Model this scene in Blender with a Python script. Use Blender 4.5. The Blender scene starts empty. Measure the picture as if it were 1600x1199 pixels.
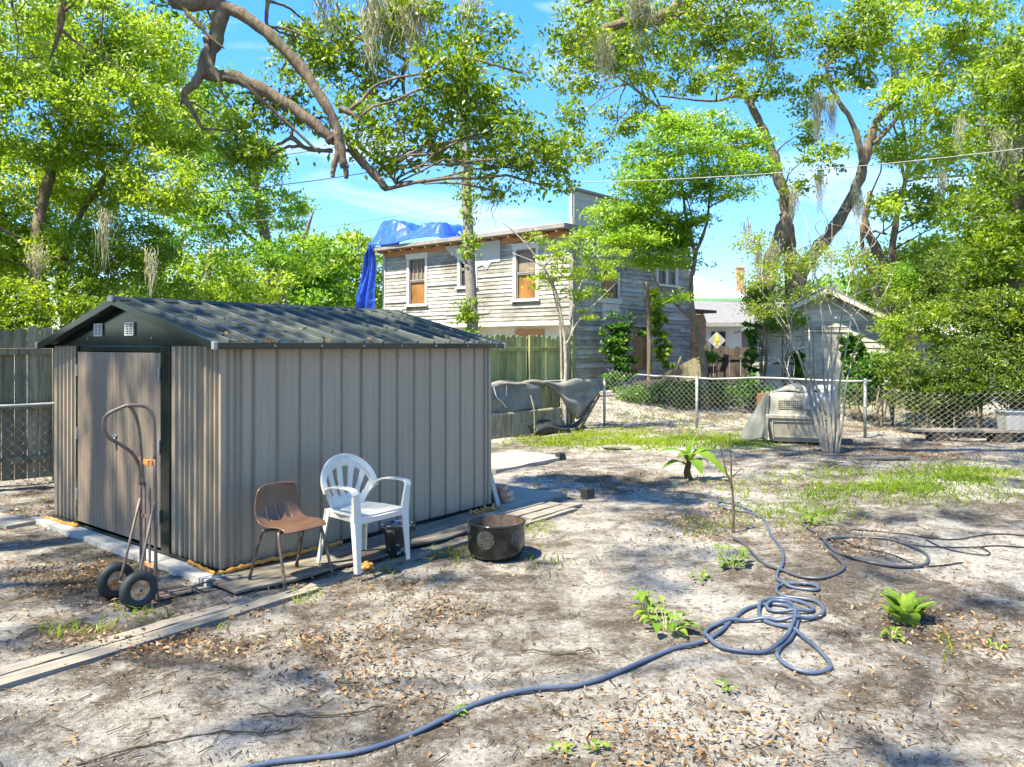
import bpy, math, random
import numpy as np
from mathutils import Vector, Matrix

R = math.radians
random.seed(7)
rng = np.random.default_rng(11)
sc = bpy.context.scene
COL = sc.collection

# ---------------------------------------------------------------- camera, sky, sun, exposure
F = 1212.0; CX = 800.0; HY = 540.0; CZ = 1.8
cam = bpy.data.objects.new('camera', bpy.data.cameras.new('camera'))
COL.objects.link(cam)
cam.location = (0, 0, CZ); cam.rotation_euler = (R(90), 0, 0)
cam.data.sensor_width = 36; cam.data.lens = F / 1600 * 36
cam.data.shift_y = -59.5 / 1600
cam.data.clip_start = 0.05; cam.data.clip_end = 3000
sc.camera = cam

SUN_EL = 60.0
SAZ = math.atan2(-0.42, -0.55)                   # direction to the sun on the ground (from +x)
S = np.array([math.cos(SAZ) * math.cos(R(SUN_EL)), math.sin(SAZ) * math.cos(R(SUN_EL)), math.sin(R(SUN_EL))])
sl = bpy.data.lights.new('sun', 'SUN'); sl.energy = 2.7; sl.angle = R(1.0); sl.color = (1.0, 0.965, 0.91)
sun = bpy.data.objects.new('sun', sl); COL.objects.link(sun)
sun.rotation_euler = Vector(tuple(S)).to_track_quat('Z', 'Y').to_euler()

world = bpy.data.worlds.new("World"); sc.world = world; world.use_nodes = True
nt = world.node_tree; nt.nodes.clear()
def N(t, typ, **kw):
    n = t.nodes.new(typ)
    for k, v in kw.items(): setattr(n, k, v)
    return n
wo = N(nt, 'ShaderNodeOutputWorld'); bg = N(nt, 'ShaderNodeBackground'); sky = N(nt, 'ShaderNodeTexSky')
sky.sky_type = 'NISHITA'; sky.sun_disc = False; sky.sun_elevation = R(SUN_EL)
sky.sun_rotation = math.pi / 2 - SAZ
sky.air_density = 1.0; sky.dust_density = 0.2; sky.ozone_density = 2.5; sky.altitude = 2500
hs = N(nt, 'ShaderNodeHueSaturation'); hs.inputs['Hue'].default_value = 0.510; hs.inputs['Saturation'].default_value = 1.36; hs.inputs['Value'].default_value = 1.0
tc = N(nt, 'ShaderNodeTexCoord'); mp = N(nt, 'ShaderNodeMapping'); mp.inputs['Scale'].default_value = (1.6, 1.6, 5.0)
cn = N(nt, 'ShaderNodeTexNoise'); cn.inputs['Scale'].default_value = 2.2; cn.inputs['Detail'].default_value = 9; cn.inputs['Distortion'].default_value = 0.6
cr = N(nt, 'ShaderNodeValToRGB'); cr.color_ramp.elements[0].position = 0.54; cr.color_ramp.elements[1].position = 0.78
cr.color_ramp.elements[1].color = (0.75, 0.75, 0.75, 1)
mx = N(nt, 'ShaderNodeMixRGB'); mx.inputs['Color2'].default_value = (1.9, 2.05, 2.25, 1)
nt.links.new(tc.outputs['Generated'], mp.inputs['Vector']); nt.links.new(mp.outputs[0], cn.inputs['Vector'])
nt.links.new(cn.outputs[0], cr.inputs[0]); nt.links.new(cr.outputs[0], mx.inputs['Fac'])
bw = N(nt, 'ShaderNodeRGBToBW'); nt.links.new(sky.outputs[0], bw.inputs[0])
ma = N(nt, 'ShaderNodeMath', operation='MULTIPLY_ADD'); ma.inputs[1].default_value = 0.42; ma.inputs[2].default_value = 0.62; nt.links.new(bw.outputs[0], ma.inputs[0])
dv = N(nt, 'ShaderNodeVectorMath', operation='DIVIDE'); nt.links.new(sky.outputs[0], dv.inputs[0]); nt.links.new(ma.outputs[0], dv.inputs[1])
nt.links.new(dv.outputs[0], hs.inputs['Color']); nt.links.new(hs.outputs[0], mx.inputs['Color1'])
nt.links.new(mx.outputs[0], bg.inputs['Color']); bg.inputs['Strength'].default_value = 0.15
nt.links.new(bg.outputs[0], wo.inputs[0])
vs = sc.view_settings
vs.view_transform = 'Standard'; vs.look = 'None'; vs.exposure = 2.55; vs.gamma = 1.0; vs.use_curve_mapping = False
vs.use_white_balance = True; vs.white_balance_temperature = 8100; vs.white_balance_tint = 6
sc.cycles.max_bounces = 8; sc.cycles.diffuse_bounces = 4; sc.cycles.transmission_bounces = 6
sc.cycles.use_denoising = True

# ---------------------------------------------------------------- helpers: places
def P(px, py, D):
    return np.array([(px - CX) / F * D, D, CZ - (py - HY) / F * D])
def sstep(a, b, x):
    t = np.clip((x - a) / (b - a), 0, 1); return t * t * (3 - 2 * t)
SB = np.array([-2.244, 5.977]); SV = np.array([.626, .780]); SU = np.array([-.780, .626])
def gz(x, y):
    x = np.asarray(x, float); y = np.asarray(y, float)
    h = .016 * np.sin(1.3 * x + .7 * y) + .014 * np.sin(2.3 * x - 1.9 * y + 1) + .010 * np.sin(4.1 * x + 3.3 * y + 2) + .006 * np.sin(7.3 * x - 6.1 * y)
    lx = (x - SB[0]) * SV[0] + (y - SB[1]) * SV[1]; ly = (x - SB[0]) * SU[0] + (y - SB[1]) * SU[1]
    d = np.maximum(np.maximum(-2.4 - lx, lx - 4.6), np.maximum(-1.1 - ly, ly - 3.6))
    m = sstep(0, .8, d)
    rise = .48 * sstep(17.3, 20.5, y + .0 * x) * sstep(-1.0, 1.5, x)
    far = .9 * sstep(40, 160, np.hypot(x, y))
    return h * m + rise + far
def G(px, py, z=0.0):
    D = (CZ - z) * F / (py - HY)
    return np.array([(px - CX) / F * D, D, z])
def GG(px, py):
    p = G(px, py); p[2] = float(gz(p[0], p[1])); return p

# ---------------------------------------------------------------- helpers: mesh
XF = {}                                           # root object -> (loc, rotz)
class MB:
    def __init__(s): s.v = []; s.f = []; s.n = 0
    def add(s, vs, fs):
        s.v.append(np.asarray(vs, float).reshape(-1, 3)); s.f += [tuple(i + s.n for i in f) for f in fs]; s.n += len(s.v[-1])
    def box(s, c, size, rot=None):
        h = np.array(size) / 2
        q = np.array([[x, y, z] for x in (-1, 1) for y in (-1, 1) for z in (-1, 1)]) * h
        if rot is not None: q = q @ np.array(rot.to_3x3()).T
        s.hexa(q + np.array(c))
    def hexa(s, q):
        s.add(q, [(0, 1, 3, 2), (4, 6, 7, 5), (0, 4, 5, 1), (2, 3, 7, 6), (0, 2, 6, 4), (1, 5, 7, 3)])
    def beam(s, a, b, w, h, up=(0, 0, 1), w2=None, h2=None):
        a = np.array(a, float); b = np.array(b, float); d = b - a; d /= np.linalg.norm(d)
        u = np.array(up, float); x = np.cross(d, u); x /= (np.linalg.norm(x) + 1e-9); y = np.cross(x, d)
        w2 = w if w2 is None else w2; h2 = h if h2 is None else h2
        q = [a + i * x * w / 2 + j * y * h / 2 for i in (-1, 1) for j in (-1, 1)] + [b + i * x * w2 / 2 + j * y * h2 / 2 for i in (-1, 1) for j in (-1, 1)]
        s.hexa(np.array(q))
    def tube(s, pts, r, n=8, closed=False, flat=None):
        pts = np.array(pts, float); m = len(pts)
        r = np.full(m, r, float) if np.isscalar(r) else np.array(r, float)
        if closed: t = np.roll(pts, -1, 0) - np.roll(pts, 1, 0)
        else: t = np.gradient(pts, axis=0)
        t /= (np.linalg.norm(t, axis=1)[:, None] + 1e-9)
        up = np.array([0, 0, 1.0]) if abs(t[0][2]) < .9 else np.array([1.0, 0, 0])
        x = np.cross(t[0], up); x /= np.linalg.norm(x); V = []
        ang = np.linspace(0, 2 * math.pi, n, endpoint=False)
        for i in range(m):
            x = x - t[i] * np.dot(x, t[i]); x /= (np.linalg.norm(x) + 1e-9); y = np.cross(t[i], x)
            V.append(pts[i] + r[i] * (np.cos(ang)[:, None] * x + np.sin(ang)[:, None] * y))
        fs = []
        for i in range(m if closed else m - 1):
            k = (i + 1) % m
            for j in range(n): fs.append((i * n + j, i * n + (j + 1) % n, k * n + (j + 1) % n, k * n + j))
        if not closed: fs += [tuple(range(n))[::-1], tuple(range((m - 1) * n, m * n))]
        s.add(np.concatenate(V), fs)
    def ribbon(s, pts, side, w, th):               # flat strap: width w along 'side' (per point), thickness th
        pts = np.array(pts, float); m = len(pts); t = np.gradient(pts, axis=0); t /= np.linalg.norm(t, axis=1)[:, None]
        side = np.array(side, float)
        if side.ndim == 1: side = np.tile(side, (m, 1))
        w = np.full(m, w, float) if np.isscalar(w) else np.array(w, float)
        side = side - t * (side * t).sum(1)[:, None]; side /= np.linalg.norm(side, axis=1)[:, None]
        nn = np.cross(t, side); V = []
        for i in range(m):
            V += [pts[i] - side[i] * w[i] / 2 - nn[i] * th / 2, pts[i] + side[i] * w[i] / 2 - nn[i] * th / 2, pts[i] + side[i] * w[i] / 2 + nn[i] * th / 2, pts[i] - side[i] * w[i] / 2 + nn[i] * th / 2]
        fs = [(4 * i + j, 4 * i + (j + 1) % 4, 4 * i + 4 + (j + 1) % 4, 4 * i + 4 + j) for i in range(m - 1) for j in range(4)]
        s.add(V, fs + [(3, 2, 1, 0), (4 * m - 4, 4 * m - 3, 4 * m - 2, 4 * m - 1)])
    def lathe(s, prof, n=32, c=(0, 0, 0), M=None):
        ang = np.linspace(0, 2 * math.pi, n, endpoint=False); V = []
        for r, z in prof: V.append(np.stack([r * np.cos(ang), r * np.sin(ang), np.full(n, z)], 1))
        V = np.concatenate(V)
        if M is not None: V = V @ np.array(M.to_3x3()).T
        fs = [(i * n + j, i * n + (j + 1) % n, (i + 1) * n + (j + 1) % n, (i + 1) * n + j) for i in range(len(prof) - 1) for j in range(n)]
        s.add(V + np.array(c), fs)
    def grid(s, g, skip=None):
        g = np.array(g, float); a, b = g.shape[:2]
        s.add(g.reshape(-1, 3), [(i * b + j, i * b + j + 1, (i + 1) * b + j + 1, (i + 1) * b + j) for i in range(a - 1) for j in range(b - 1) if not (skip and skip(i, j))])
    def build(s, name, mat, parent=None, world=False, smooth=False, bevel=0, solid=0, sub=0):
        me = bpy.data.meshes.new(name); v = np.concatenate(s.v) if s.v else np.zeros((0, 3))
        if world and parent is not None: v = to_local(parent, v)
        me.from_pydata(v.tolist(), [], s.f); me.validate()
        return finish(me, name, mat, parent, smooth, bevel, solid, sub)
def root_of(o):
    while o.parent: o = o.parent
    return o
def to_local(parent, v):
    loc, rz = XF.get(root_of(parent).name, ((0, 0, 0), 0)); q = v - np.array(loc)
    c, s_ = math.cos(-rz), math.sin(-rz)
    return np.stack([q[:, 0] * c - q[:, 1] * s_, q[:, 0] * s_ + q[:, 1] * c, q[:, 2]], 1)
def finish(me, name, mat, parent, smooth=False, bevel=0, solid=0, sub=0):
    if mat: me.materials.append(mat)
    if smooth: me.polygons.foreach_set('use_smooth', [True] * len(me.polygons))
    o = bpy.data.objects.new(name, me); COL.objects.link(o)
    if parent is not None: o.parent = parent
    if sub: m = o.modifiers.new('sub', 'SUBSURF'); m.levels = sub; m.render_levels = sub
    if solid: m = o.modifiers.new('solid', 'SOLIDIFY'); m.thickness = solid; m.offset = 0
    if bevel: m = o.modifiers.new('bevel', 'BEVEL'); m.width = bevel; m.segments = 2; m.limit_method = 'ANGLE'
    return o
def quads(name, V, mat, parent=None, tint=None, world=True):          # V: (n,4,3) quads, tint per quad
    n = len(V); v = V.reshape(-1, 3)
    if world and parent is not None: v = to_local(parent, v)
    me = bpy.data.meshes.new(name); me.vertices.add(4 * n); me.loops.add(4 * n); me.polygons.add(n)
    me.vertices.foreach_set('co', v.astype(np.float32).ravel())
    me.loops.foreach_set('vertex_index', np.arange(4 * n, dtype=np.int32))
    me.polygons.foreach_set('loop_start', np.arange(0, 4 * n, 4, dtype=np.int32))
    me.update(calc_edges=True)
    if tint is not None:
        a = me.attributes.new('tint', 'FLOAT', 'FACE'); a.data.foreach_set('value', np.asarray(tint, np.float32))
    return finish(me, name, mat, parent)
def tag(o, label=None, cat=None, group=None, kind=None):
    if label: o['label'] = label
    if cat: o['category'] = cat
    if group: o['group'] = group
    if kind: o['kind'] = kind
    return o
def thing(name, label, cat, loc=(0, 0, 0), rz=0, group=None):
    o = bpy.data.objects.new(name, None); COL.objects.link(o); o.empty_display_size = .2
    o.location = tuple(float(x) for x in loc); o.rotation_euler = (0, 0, rz); XF[o.name] = (tuple(loc), rz)
    return tag(o, label, cat, group)
def spline(pts, k=8):                             # Catmull-Rom
    p = np.array(pts, float); p = np.vstack([2 * p[0] - p[1], p, 2 * p[-1] - p[-2]]); out = []
    for i in range(1, len(p) - 2):
        for t in np.linspace(0, 1, k, endpoint=False):
            a, b, c, d = p[i - 1], p[i], p[i + 1], p[i + 2]
            out.append(.5 * ((2 * b) + (c - a) * t + (2 * a - 5 * b + 4 * c - d) * t * t + (3 * b - a - 3 * c + d) * t ** 3))
    out.append(p[-2]); return np.array(out)

# ---------------------------------------------------------------- materials
def newmat(name):
    m = bpy.data.materials.new(name); m.use_nodes = True; t = m.node_tree; t.nodes.clear()
    o = N(t, 'ShaderNodeOutputMaterial'); return m, t, o
def rgba(c): return (c[0], c[1], c[2], 1)
def noise(t, scale, detail=5, vec=None, rough=.6, dist=0):
    n = N(t, 'ShaderNodeTexNoise'); n.inputs['Scale'].default_value = scale; n.inputs['Detail'].default_value = detail
    n.inputs['Roughness'].default_value = rough; n.inputs['Distortion'].default_value = dist
    if vec is not None: t.links.new(vec, n.inputs['Vector'])
    return n.outputs[0]
def coords(t, scale=(1, 1, 1), kind='Object'):
    c = N(t, 'ShaderNodeTexCoord'); m = N(t, 'ShaderNodeMapping'); m.inputs['Scale'].default_value = scale
    t.links.new(c.outputs[kind], m.inputs['Vector']); return m.outputs[0]
def ramp(t, fac, stops):
    r = N(t, 'ShaderNodeValToRGB'); e = r.color_ramp.elements
    while len(e) < len(stops): e.new(.5)
    for i, (p, c) in enumerate(stops): e[i].position = p; e[i].color = rgba(c) if not np.isscalar(c) else (c, c, c, 1)
    t.links.new(fac, r.inputs[0]); return r.outputs[0]
def mixc(t, fac, a, b, mode='MIX'):
    m = N(t, 'ShaderNodeMixRGB'); m.blend_type = mode
    for s_, x in (('Fac', fac), ('Color1', a), ('Color2', b)):
        if hasattr(x, 'is_linked'): t.links.new(x, m.inputs[s_])
        elif np.isscalar(x): m.inputs[s_].default_value = x
        else: m.inputs[s_].default_value = rgba(x)
    return m.outputs[0]
def bsdf(t, o, col, rough=.6, metal=0, bump=None, bstr=.3, bdist=.01, spec=.5):
    b = N(t, 'ShaderNodeBsdfPrincipled')
    if hasattr(col, 'is_linked'): t.links.new(col, b.inputs['Base Color'])
    else: b.inputs['Base Color'].default_value = rgba(col)
    if hasattr(rough, 'is_linked'): t.links.new(rough, b.inputs['Roughness'])
    else: b.inputs['Roughness'].default_value = rough
    b.inputs['Metallic'].default_value = metal; b.inputs['Specular IOR Level'].default_value = spec
    if bump is not None:
        bn = N(t, 'ShaderNodeBump'); bn.inputs['Strength'].default_value = bstr; bn.inputs['Distance'].default_value = bdist
        t.links.new(bump, bn.inputs['Height']); t.links.new(bn.outputs[0], b.inputs['Normal'])
    t.links.new(b.outputs[0], o.inputs[0]); return b
def island(t, c, lo, hi):
    g = N(t, 'ShaderNodeNewGeometry'); return mixc(t, 1.0, c, ramp(t, g.outputs['Random Per Island'], [(0, lo), (1, hi)]), 'MULTIPLY')
def m_basic(name, col, rough=.6, metal=0, var=.25, scale=6, stretch=(1, 1, 1), dirt=None, dirt_amt=(.55, .7), bstr=.2, spec=.5, dscale=3, isl=None):
    m, t, o = newmat(name); v = coords(t, stretch); n1 = noise(t, scale, 6, v)
    c = np.array(col); col_ = ramp(t, n1, [(.3, c * (1 - var)), (.7, np.minimum(c * (1 + var), .95))])
    if dirt is not None:
        n2 = noise(t, dscale, 8, v, .7); col_ = mixc(t, ramp(t, n2, [(dirt_amt[0], 0.), (dirt_amt[1], 1.)]), col_, dirt)
    if isl: col_ = island(t, col_, *isl)
    bsdf(t, o, col_, rough, metal, noise(t, scale * 6, 4, v), bstr, .004, spec); return m
def m_leaf(name, cols, trans=.45, gloss=.12):
    m, t, o = newmat(name)
    a = N(t, 'ShaderNodeAttribute'); a.attribute_name = 'tint'
    c = ramp(t, a.outputs['Fac'], [(i / (len(cols) - 1), x) for i, x in enumerate(cols)])
    d = N(t, 'ShaderNodeBsdfDiffuse'); tr = N(t, 'ShaderNodeBsdfTranslucent'); g = N(t, 'ShaderNodeBsdfGlossy')
    tc_ = mixc(t, 1.0, c, (1.75, 1.65, .8), 'MULTIPLY')
    t.links.new(c, d.inputs[0]); t.links.new(tc_, tr.inputs[0]); g.inputs['Roughness'].default_value = .6; g.inputs[0].default_value = (.9, .95, .85, 1)
    m1 = N(t, 'ShaderNodeMixShader'); m1.inputs[0].default_value = trans; t.links.new(d.outputs[0], m1.inputs[1]); t.links.new(tr.outputs[0], m1.inputs[2])
    fr = N(t, 'ShaderNodeFresnel'); fr.inputs[0].default_value = 1.4
    mm = N(t, 'ShaderNodeMath'); mm.operation = 'MULTIPLY'; mm.inputs[1].default_value = gloss * .8; mm.use_clamp = True; t.links.new(fr.outputs[0], mm.inputs[0])
    m2 = N(t, 'ShaderNodeMixShader'); t.links.new(mm.outputs[0], m2.inputs[0]); t.links.new(m1.outputs[0], m2.inputs[1]); t.links.new(g.outputs[0], m2.inputs[2])
    t.links.new(m2.outputs[0], o.inputs[0]); return m
def m_bark(name, c1, c2, scale=5):
    m, t, o = newmat(name); v = coords(t, (1, 1, .3)); n = noise(t, scale * 3, 8, v, .7, .4)
    n2 = noise(t, scale * .6, 4, v)
    c = mixc(t, ramp(t, n2, [(.45, 0.), (.65, .6)]), ramp(t, n, [(.3, c1), (.7, c2)]), (.10, .12, .06))
    bsdf(t, o, c, .9, 0, n, 1.0, .06, .2); return m
M = {}
OAK = [(.066, .130, .018), (.118, .212, .022), (.190, .290, .028), (.285, .365, .040)]
M['leaf_oak'] = m_leaf('oak_leaves', OAK, .56)
M['leaf_yellow'] = m_leaf('yellow_green_leaves', [(.100, .190, .026), (.168, .282, .030), (.250, .368, .042), (.345, .43, .075)], .56)
M['leaf_bright'] = m_leaf('bright_green_leaves', [(.060, .160, .018), (.110, .255, .026), (.185, .340, .034), (.280, .410, .050)], .5)
M['leaf_dark'] = m_leaf('dark_green_leaves', [(.035, .075, .014), (.070, .130, .020), (.130, .205, .028), (.220, .290, .040)], .45)
M['leaf_vine'] = m_leaf('vine_leaves', [(.020, .080, .012), (.035, .130, .016), (.080, .200, .022), (.16, .27, .03)], .4)
M['leaf_big'] = m_leaf('broad_leaves', [(.055, .130, .020), (.095, .200, .028), (.160, .280, .036), (.24, .34, .055)], .45, .2)
M['grass'] = m_leaf('grass_blades', [(.060, .120, .016), (.120, .200, .022), (.200, .290, .030), (.30, .35, .06)], .45, .08)
M['litter'] = m_leaf('fallen_leaf_brown', [(.045, .032, .022), (.110, .075, .046), (.210, .130, .070), (.34, .19, .09), (.42, .33, .24)], .15, .06)
M['moss'] = m_leaf('spanish_moss_grey', [(.22, .23, .19), (.34, .35, .29), (.44, .45, .38)], .4, .02)
M['bark'] = m_bark('oak_bark', (.085, .065, .046), (.31, .245, .18))
M['bark_pale'] = m_bark('pale_bark', (.30, .26, .21), (.60, .55, .47), 8)
M['twig'] = m_bark('dry_twig', (.08, .055, .04), (.26, .2, .14), 20)
M['shed'] = m_basic('taupe_painted_steel', (.285, .250, .200), .45, 0, .09, 2.2, (4, 4, .25), (.17, .14, .105), (.55, .85), .08, .4, dscale=1.5)
def m_shedwall():
    m, t, o = newmat('taupe_steel_with_mud_splash'); v = coords(t, (4, 4, .25)); v1 = coords(t, (1, 1, 1)); sp = N(t, 'ShaderNodeSeparateXYZ'); t.links.new(v1, sp.inputs[0])
    c = ramp(t, noise(t, 2.2, 6, v), [(.3, (.282, .236, .174)), (.7, (.322, .272, .204))]); c = mixc(t, ramp(t, noise(t, 1.5, 8, v, .7), [(.55, 0.), (.85, .8)]), c, (.18, .15, .11))
    a = N(t, 'ShaderNodeMath', operation='MULTIPLY_ADD'); a.inputs[1].default_value = -2.6; a.inputs[2].default_value = .62; t.links.new(sp.outputs[2], a.inputs[0])
    b = N(t, 'ShaderNodeMath', operation='ADD'); t.links.new(a.outputs[0], b.inputs[0]); t.links.new(noise(t, 9, 7, v1, .75), b.inputs[1])
    c = mixc(t, ramp(t, b.outputs[0], [(.72, 0.), (1.0, .75)]), c, (.17, .145, .115)); c = mixc(t, ramp(t, noise(t, 60, 3, v1), [(.70, 0.), (.74, .6)]), c, (.45, .43, .38))
    bsdf(t, o, c, .45, 0, noise(t, 1.4, 3, v1), .25, .02, .4); return m
M['shed'] = m_shedwall()
M['door'] = m_basic('brown_painted_steel_door', (.195, .158, .122), .42, 0, .03, 2.2, (4, 4, .25), (.215, .175, .135), (.60, .8), .08, .4, dscale=2.5)
M['shed_green'] = m_basic('dark_green_painted_steel', (.006, .014, .011), .16, 0, .2, 2, (1, 1, 1), None, bstr=.03, spec=.35)
M['shed_roof'] = m_basic('dark_green_roof_steel', (.040, .048, .041), .60, .0, .15, 2, (1, 1, 1), (.10, .09, .07), (.60, .80), .05, .22, dscale=6)
M['shed_rib'] = m_basic('grey_green_lit_rib', (.095, .112, .100), .5, 0, .15, 3, bstr=.03, spec=.3)  # ribs coloured paler than the roof for the light they catch
M['galv'] = m_basic('galvanised_metal', (.30, .305, .29), .55, .2, .15, 10, dirt=(.3, .26, .2), dirt_amt=(.6, .8))
M['wire'] = m_basic('galvanised_wire', (.31, .315, .30), .5, .0, .15, 10)
M['white_plastic'] = m_basic('white_resin', (.56, .565, .505), .4, 0, .05, 3, dirt=(.42, .40, .33), dirt_amt=(.50, .78), bstr=.02, dscale=6)
M['brown_plastic'] = m_basic('brown_moulded_plastic', (.125, .070, .046), .32, 0, .10, 3, dirt=(.24, .17, .13), dirt_amt=(.58, .85), bstr=.03)
M['rust_steel'] = m_basic('rusty_brown_steel', (.105, .070, .055), .5, .3, .3, 20, dirt=(.30, .22, .17), dirt_amt=(.52, .7), bstr=.2, dscale=18)
M['truck_steel'] = m_basic('worn_maroon_grey_steel', (.150, .120, .105), .5, .2, .2, 16, dirt=(.09, .06, .05), dirt_amt=(.5, .7), dscale=12)
M['rust_rim'] = m_basic('rusted_rim', (.70, .47, .27), .7, .0, .15, 30, dirt=(.45, .16, .05), dirt_amt=(.42, .58), dscale=22)
M['rubber'] = m_basic('black_rubber', (.022, .028, .028), .65, 0, .3, 12)
M['black'] = m_basic('black_enamel', (.010, .013, .012), .16, 0, .3, 5, bstr=.02, spec=.6)
M['soot'] = m_basic('rusty_inner_drum', (.07, .045, .028), .7, 0, .5, 9)
M['grey_dots'] = m_basic('pale_perforations', (.30, .30, .28), .7, 0, .2, 20)
M['paint_pail'] = m_basic('black_pail_with_white_paint', (.014, .020, .022), .35, 0, .3, 5, dirt=(.55, .57, .57), dirt_amt=(.56, .62), dscale=9)
M['pail_lid'] = m_basic('paint_smeared_lid', (.03, .04, .05), .3, 0, .3, 5, dirt=(.45, .48, .5), dirt_amt=(.5, .58), dscale=12)
M['foam'] = m_basic('orange_spray_foam', (.50, .23, .05), .8, 0, .35, 14, bstr=.8)
M['concrete'] = m_basic('pale_concrete', (.26, .252, .225), .85, 0, .14, 5, dirt=(.22, .19, .15), dirt_amt=(.5, .72), dscale=2.5)
M['timber_grey'] = m_basic('weathered_grey_timber', (.235, .215, .19), .85, 0, .35, 5, (9, 1.0, 9), (.12, .10, .08), (.5, .7), .5)
M['timber_grey_x'] = m_basic('weathered_grey_timber_lengthwise', (.205, .190, .160), .85, 0, .32, 5, (1.0, 12, 12), (.13, .11, .09), (.5, .7), .5)
M['timber_white'] = m_basic('whitish_base_timber', (.42, .42, .39), .8, 0, .2, 5, (10, 1, 10), (.2, .18, .14), (.5, .7), .4)
M['plywood'] = m_basic('damp_old_plywood', (.20, .185, .155), .75, 0, .25, 3, (1, 6, 1), (.10, .075, .05), (.42, .62), .3, dscale=2.2)
M['picket'] = m_basic('mossy_grey_pickets', (.25, .225, .145), .9, 0, .35, 3, (9, 9, .8), (.085, .085, .055), (.5, .68), .5, dscale=1.2, isl=(.6, 1.2))
M['picket_green'] = m_basic('algae_green_pickets', (.33, .35, .14), .9, 0, .35, 3, (9, 9, .8), (.10, .12, .05), (.5, .7), .5, dscale=1.2, isl=(.6, 1.2))
M['picket_dark'] = m_basic('dark_brown_pickets', (.065, .050, .040), .9, 0, .4, 3, (9, 9, .8), (.03, .025, .02), (.5, .7), .5, isl=(.6, 1.2))
M['trim'] = m_basic('white_peeling_trim', (.54, .56, .53), .7, 0, .1, 5, (3, 3, 3), (.30, .28, .25), (.56, .68), .3)
M['asbestos'] = m_basic('pale_grey_shingle_siding', (.42, .45, .42), .8, 0, .08, 3, dirt=(.36, .36, .33), dirt_amt=(.5, .7))
M['cream'] = m_basic('cream_stucco', (.58, .54, .42), .85, 0, .12, 2, dirt=(.36, .30, .22), dirt_amt=(.5, .7))
M['roof_edge'] = m_basic('grey_roof_edge', (.22, .215, .205), .8, 0, .25, 6)
M['orange_board'] = m_basic('orange_brown_plywood', (.25, .115, .030), .5, 0, .5, 2.5, (1, 1, .6), (.26, .11, .03), (.5, .72), .1)
M['raw_wood'] = m_basic('raw_orange_wood', (.40, .20, .085), .8, 0, .4, 6, (2, 2, 8))
M['glass_dark'] = m_basic('dark_window_pane', (.035, .04, .042), .08, 0, .3, 2, bstr=.0, spec=.8)
M['blind'] = m_basic('brown_grey_blind', (.20, .16, .12), .7, 0, .3, 4)
def m_tarp(name, c1, c2):
    m, t, o = newmat(name); v = coords(t, (1, 1, 1)); n = noise(t, 2.2, 3, v, .5, 1.5); vo = N(t, 'ShaderNodeTexVoronoi'); vo.feature = 'DISTANCE_TO_EDGE'; vo.inputs['Scale'].default_value = 3.5
    mx_ = N(t, 'ShaderNodeMixRGB'); mx_.inputs[0].default_value = .18; t.links.new(v, mx_.inputs[1]); t.links.new(N(t, 'ShaderNodeTexNoise').outputs[1], mx_.inputs[2]); t.links.new(mx_.outputs[0], vo.inputs['Vector'])
    w = noise(t, 3, 3, v, .5, 1.5); h = mixc(t, .5, ramp(t, vo.outputs['Distance'], [(0, 0.), (.25, 1.)]), w); c = ramp(t, n, [(.3, c1), (.7, c2)])
    bsdf(t, o, c, .42, 0, h, .45, .05, .4); return m
M['tarp'] = m_tarp('blue_tarpaulin', (.010, .060, .38), (.015, .095, .52))
M['tarp_grey'] = m_basic('grey_green_tarpaulin', (.105, .12, .112), .6, 0, .2, 5, dirt=(.14, .15, .14), dirt_amt=(.5, .7))
M['bag'] = m_basic('pale_grey_plastic_sheet', (.36, .375, .39), .45, 0, .12, 5, dirt=(.3, .3, .3), dirt_amt=(.5, .7))
M['crate'] = m_basic('dirty_beige_plastic', (.33, .315, .26), .6, 0, .10, 3, dirt=(.25, .22, .16), dirt_amt=(.48, .72), bstr=.1, dscale=5)
M['cardboard'] = m_basic('brown_cardboard', (.36, .19, .09), .9, 0, .2, 5)
M['tote'] = m_basic('grey_plastic_tote', (.30, .31, .31), .5, 0, .1, 4)
M['brick'] = m_basic('old_brick', (.36, .17, .10), .9, 0, .35, 14, dirt=(.52, .42, .33), dirt_amt=(.5, .62), dscale=10)
M['grey_shingle'] = m_basic('grey_shingles', (.15, .15, .155), .9, 0, .15, 4)
M['white_metal_roof'] = m_basic('white_metal_roofing', (.62, .63, .65), .45, 0, .03, 2)
M['white_wall'] = m_basic('white_wall_paint', (.50, .52, .50), .7, 0, .06, 2)
M['green_trim'] = m_basic('green_trim_paint', (.14, .36, .17), .6, 0, .1, 3)
M['sign_black'] = m_basic('black_sign_face', (.012, .014, .016), .4, 0, .2, 8)
M['sign_text'] = m_basic('white_sign_paint', (.62, .64, .64), .5, 0, .05, 8)
M['yellow'] = m_basic('yellow_paint', (.72, .56, .10), .6, 0, .15, 5)
M['hose_blue'] = m_basic('slate_blue_rubber_hose', (.055, .080, .130), .42, 0, .12, 12, dirt=(.17, .18, .19), dirt_amt=(.6, .8), bstr=.05, dscale=9)
M['hose_dark'] = m_basic('dark_grey_rubber_hose', (.050, .060, .075), .42, 0, .15, 12, dirt=(.15, .15, .14), dirt_amt=(.6, .75), bstr=.05, dscale=9)
M['cable'] = m_basic('black_cable_jacket', (.014, .014, .015), .5)
M['wire_light'] = m_basic('pale_power_cable', (.26, .265, .265), .5)
M['orange_tape'] = m_basic('orange_tape', (.62, .20, .05), .6)
M['chrome'] = m_basic('worn_chrome', (.55, .55, .54), .3, .9, .1, 10)

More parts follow.
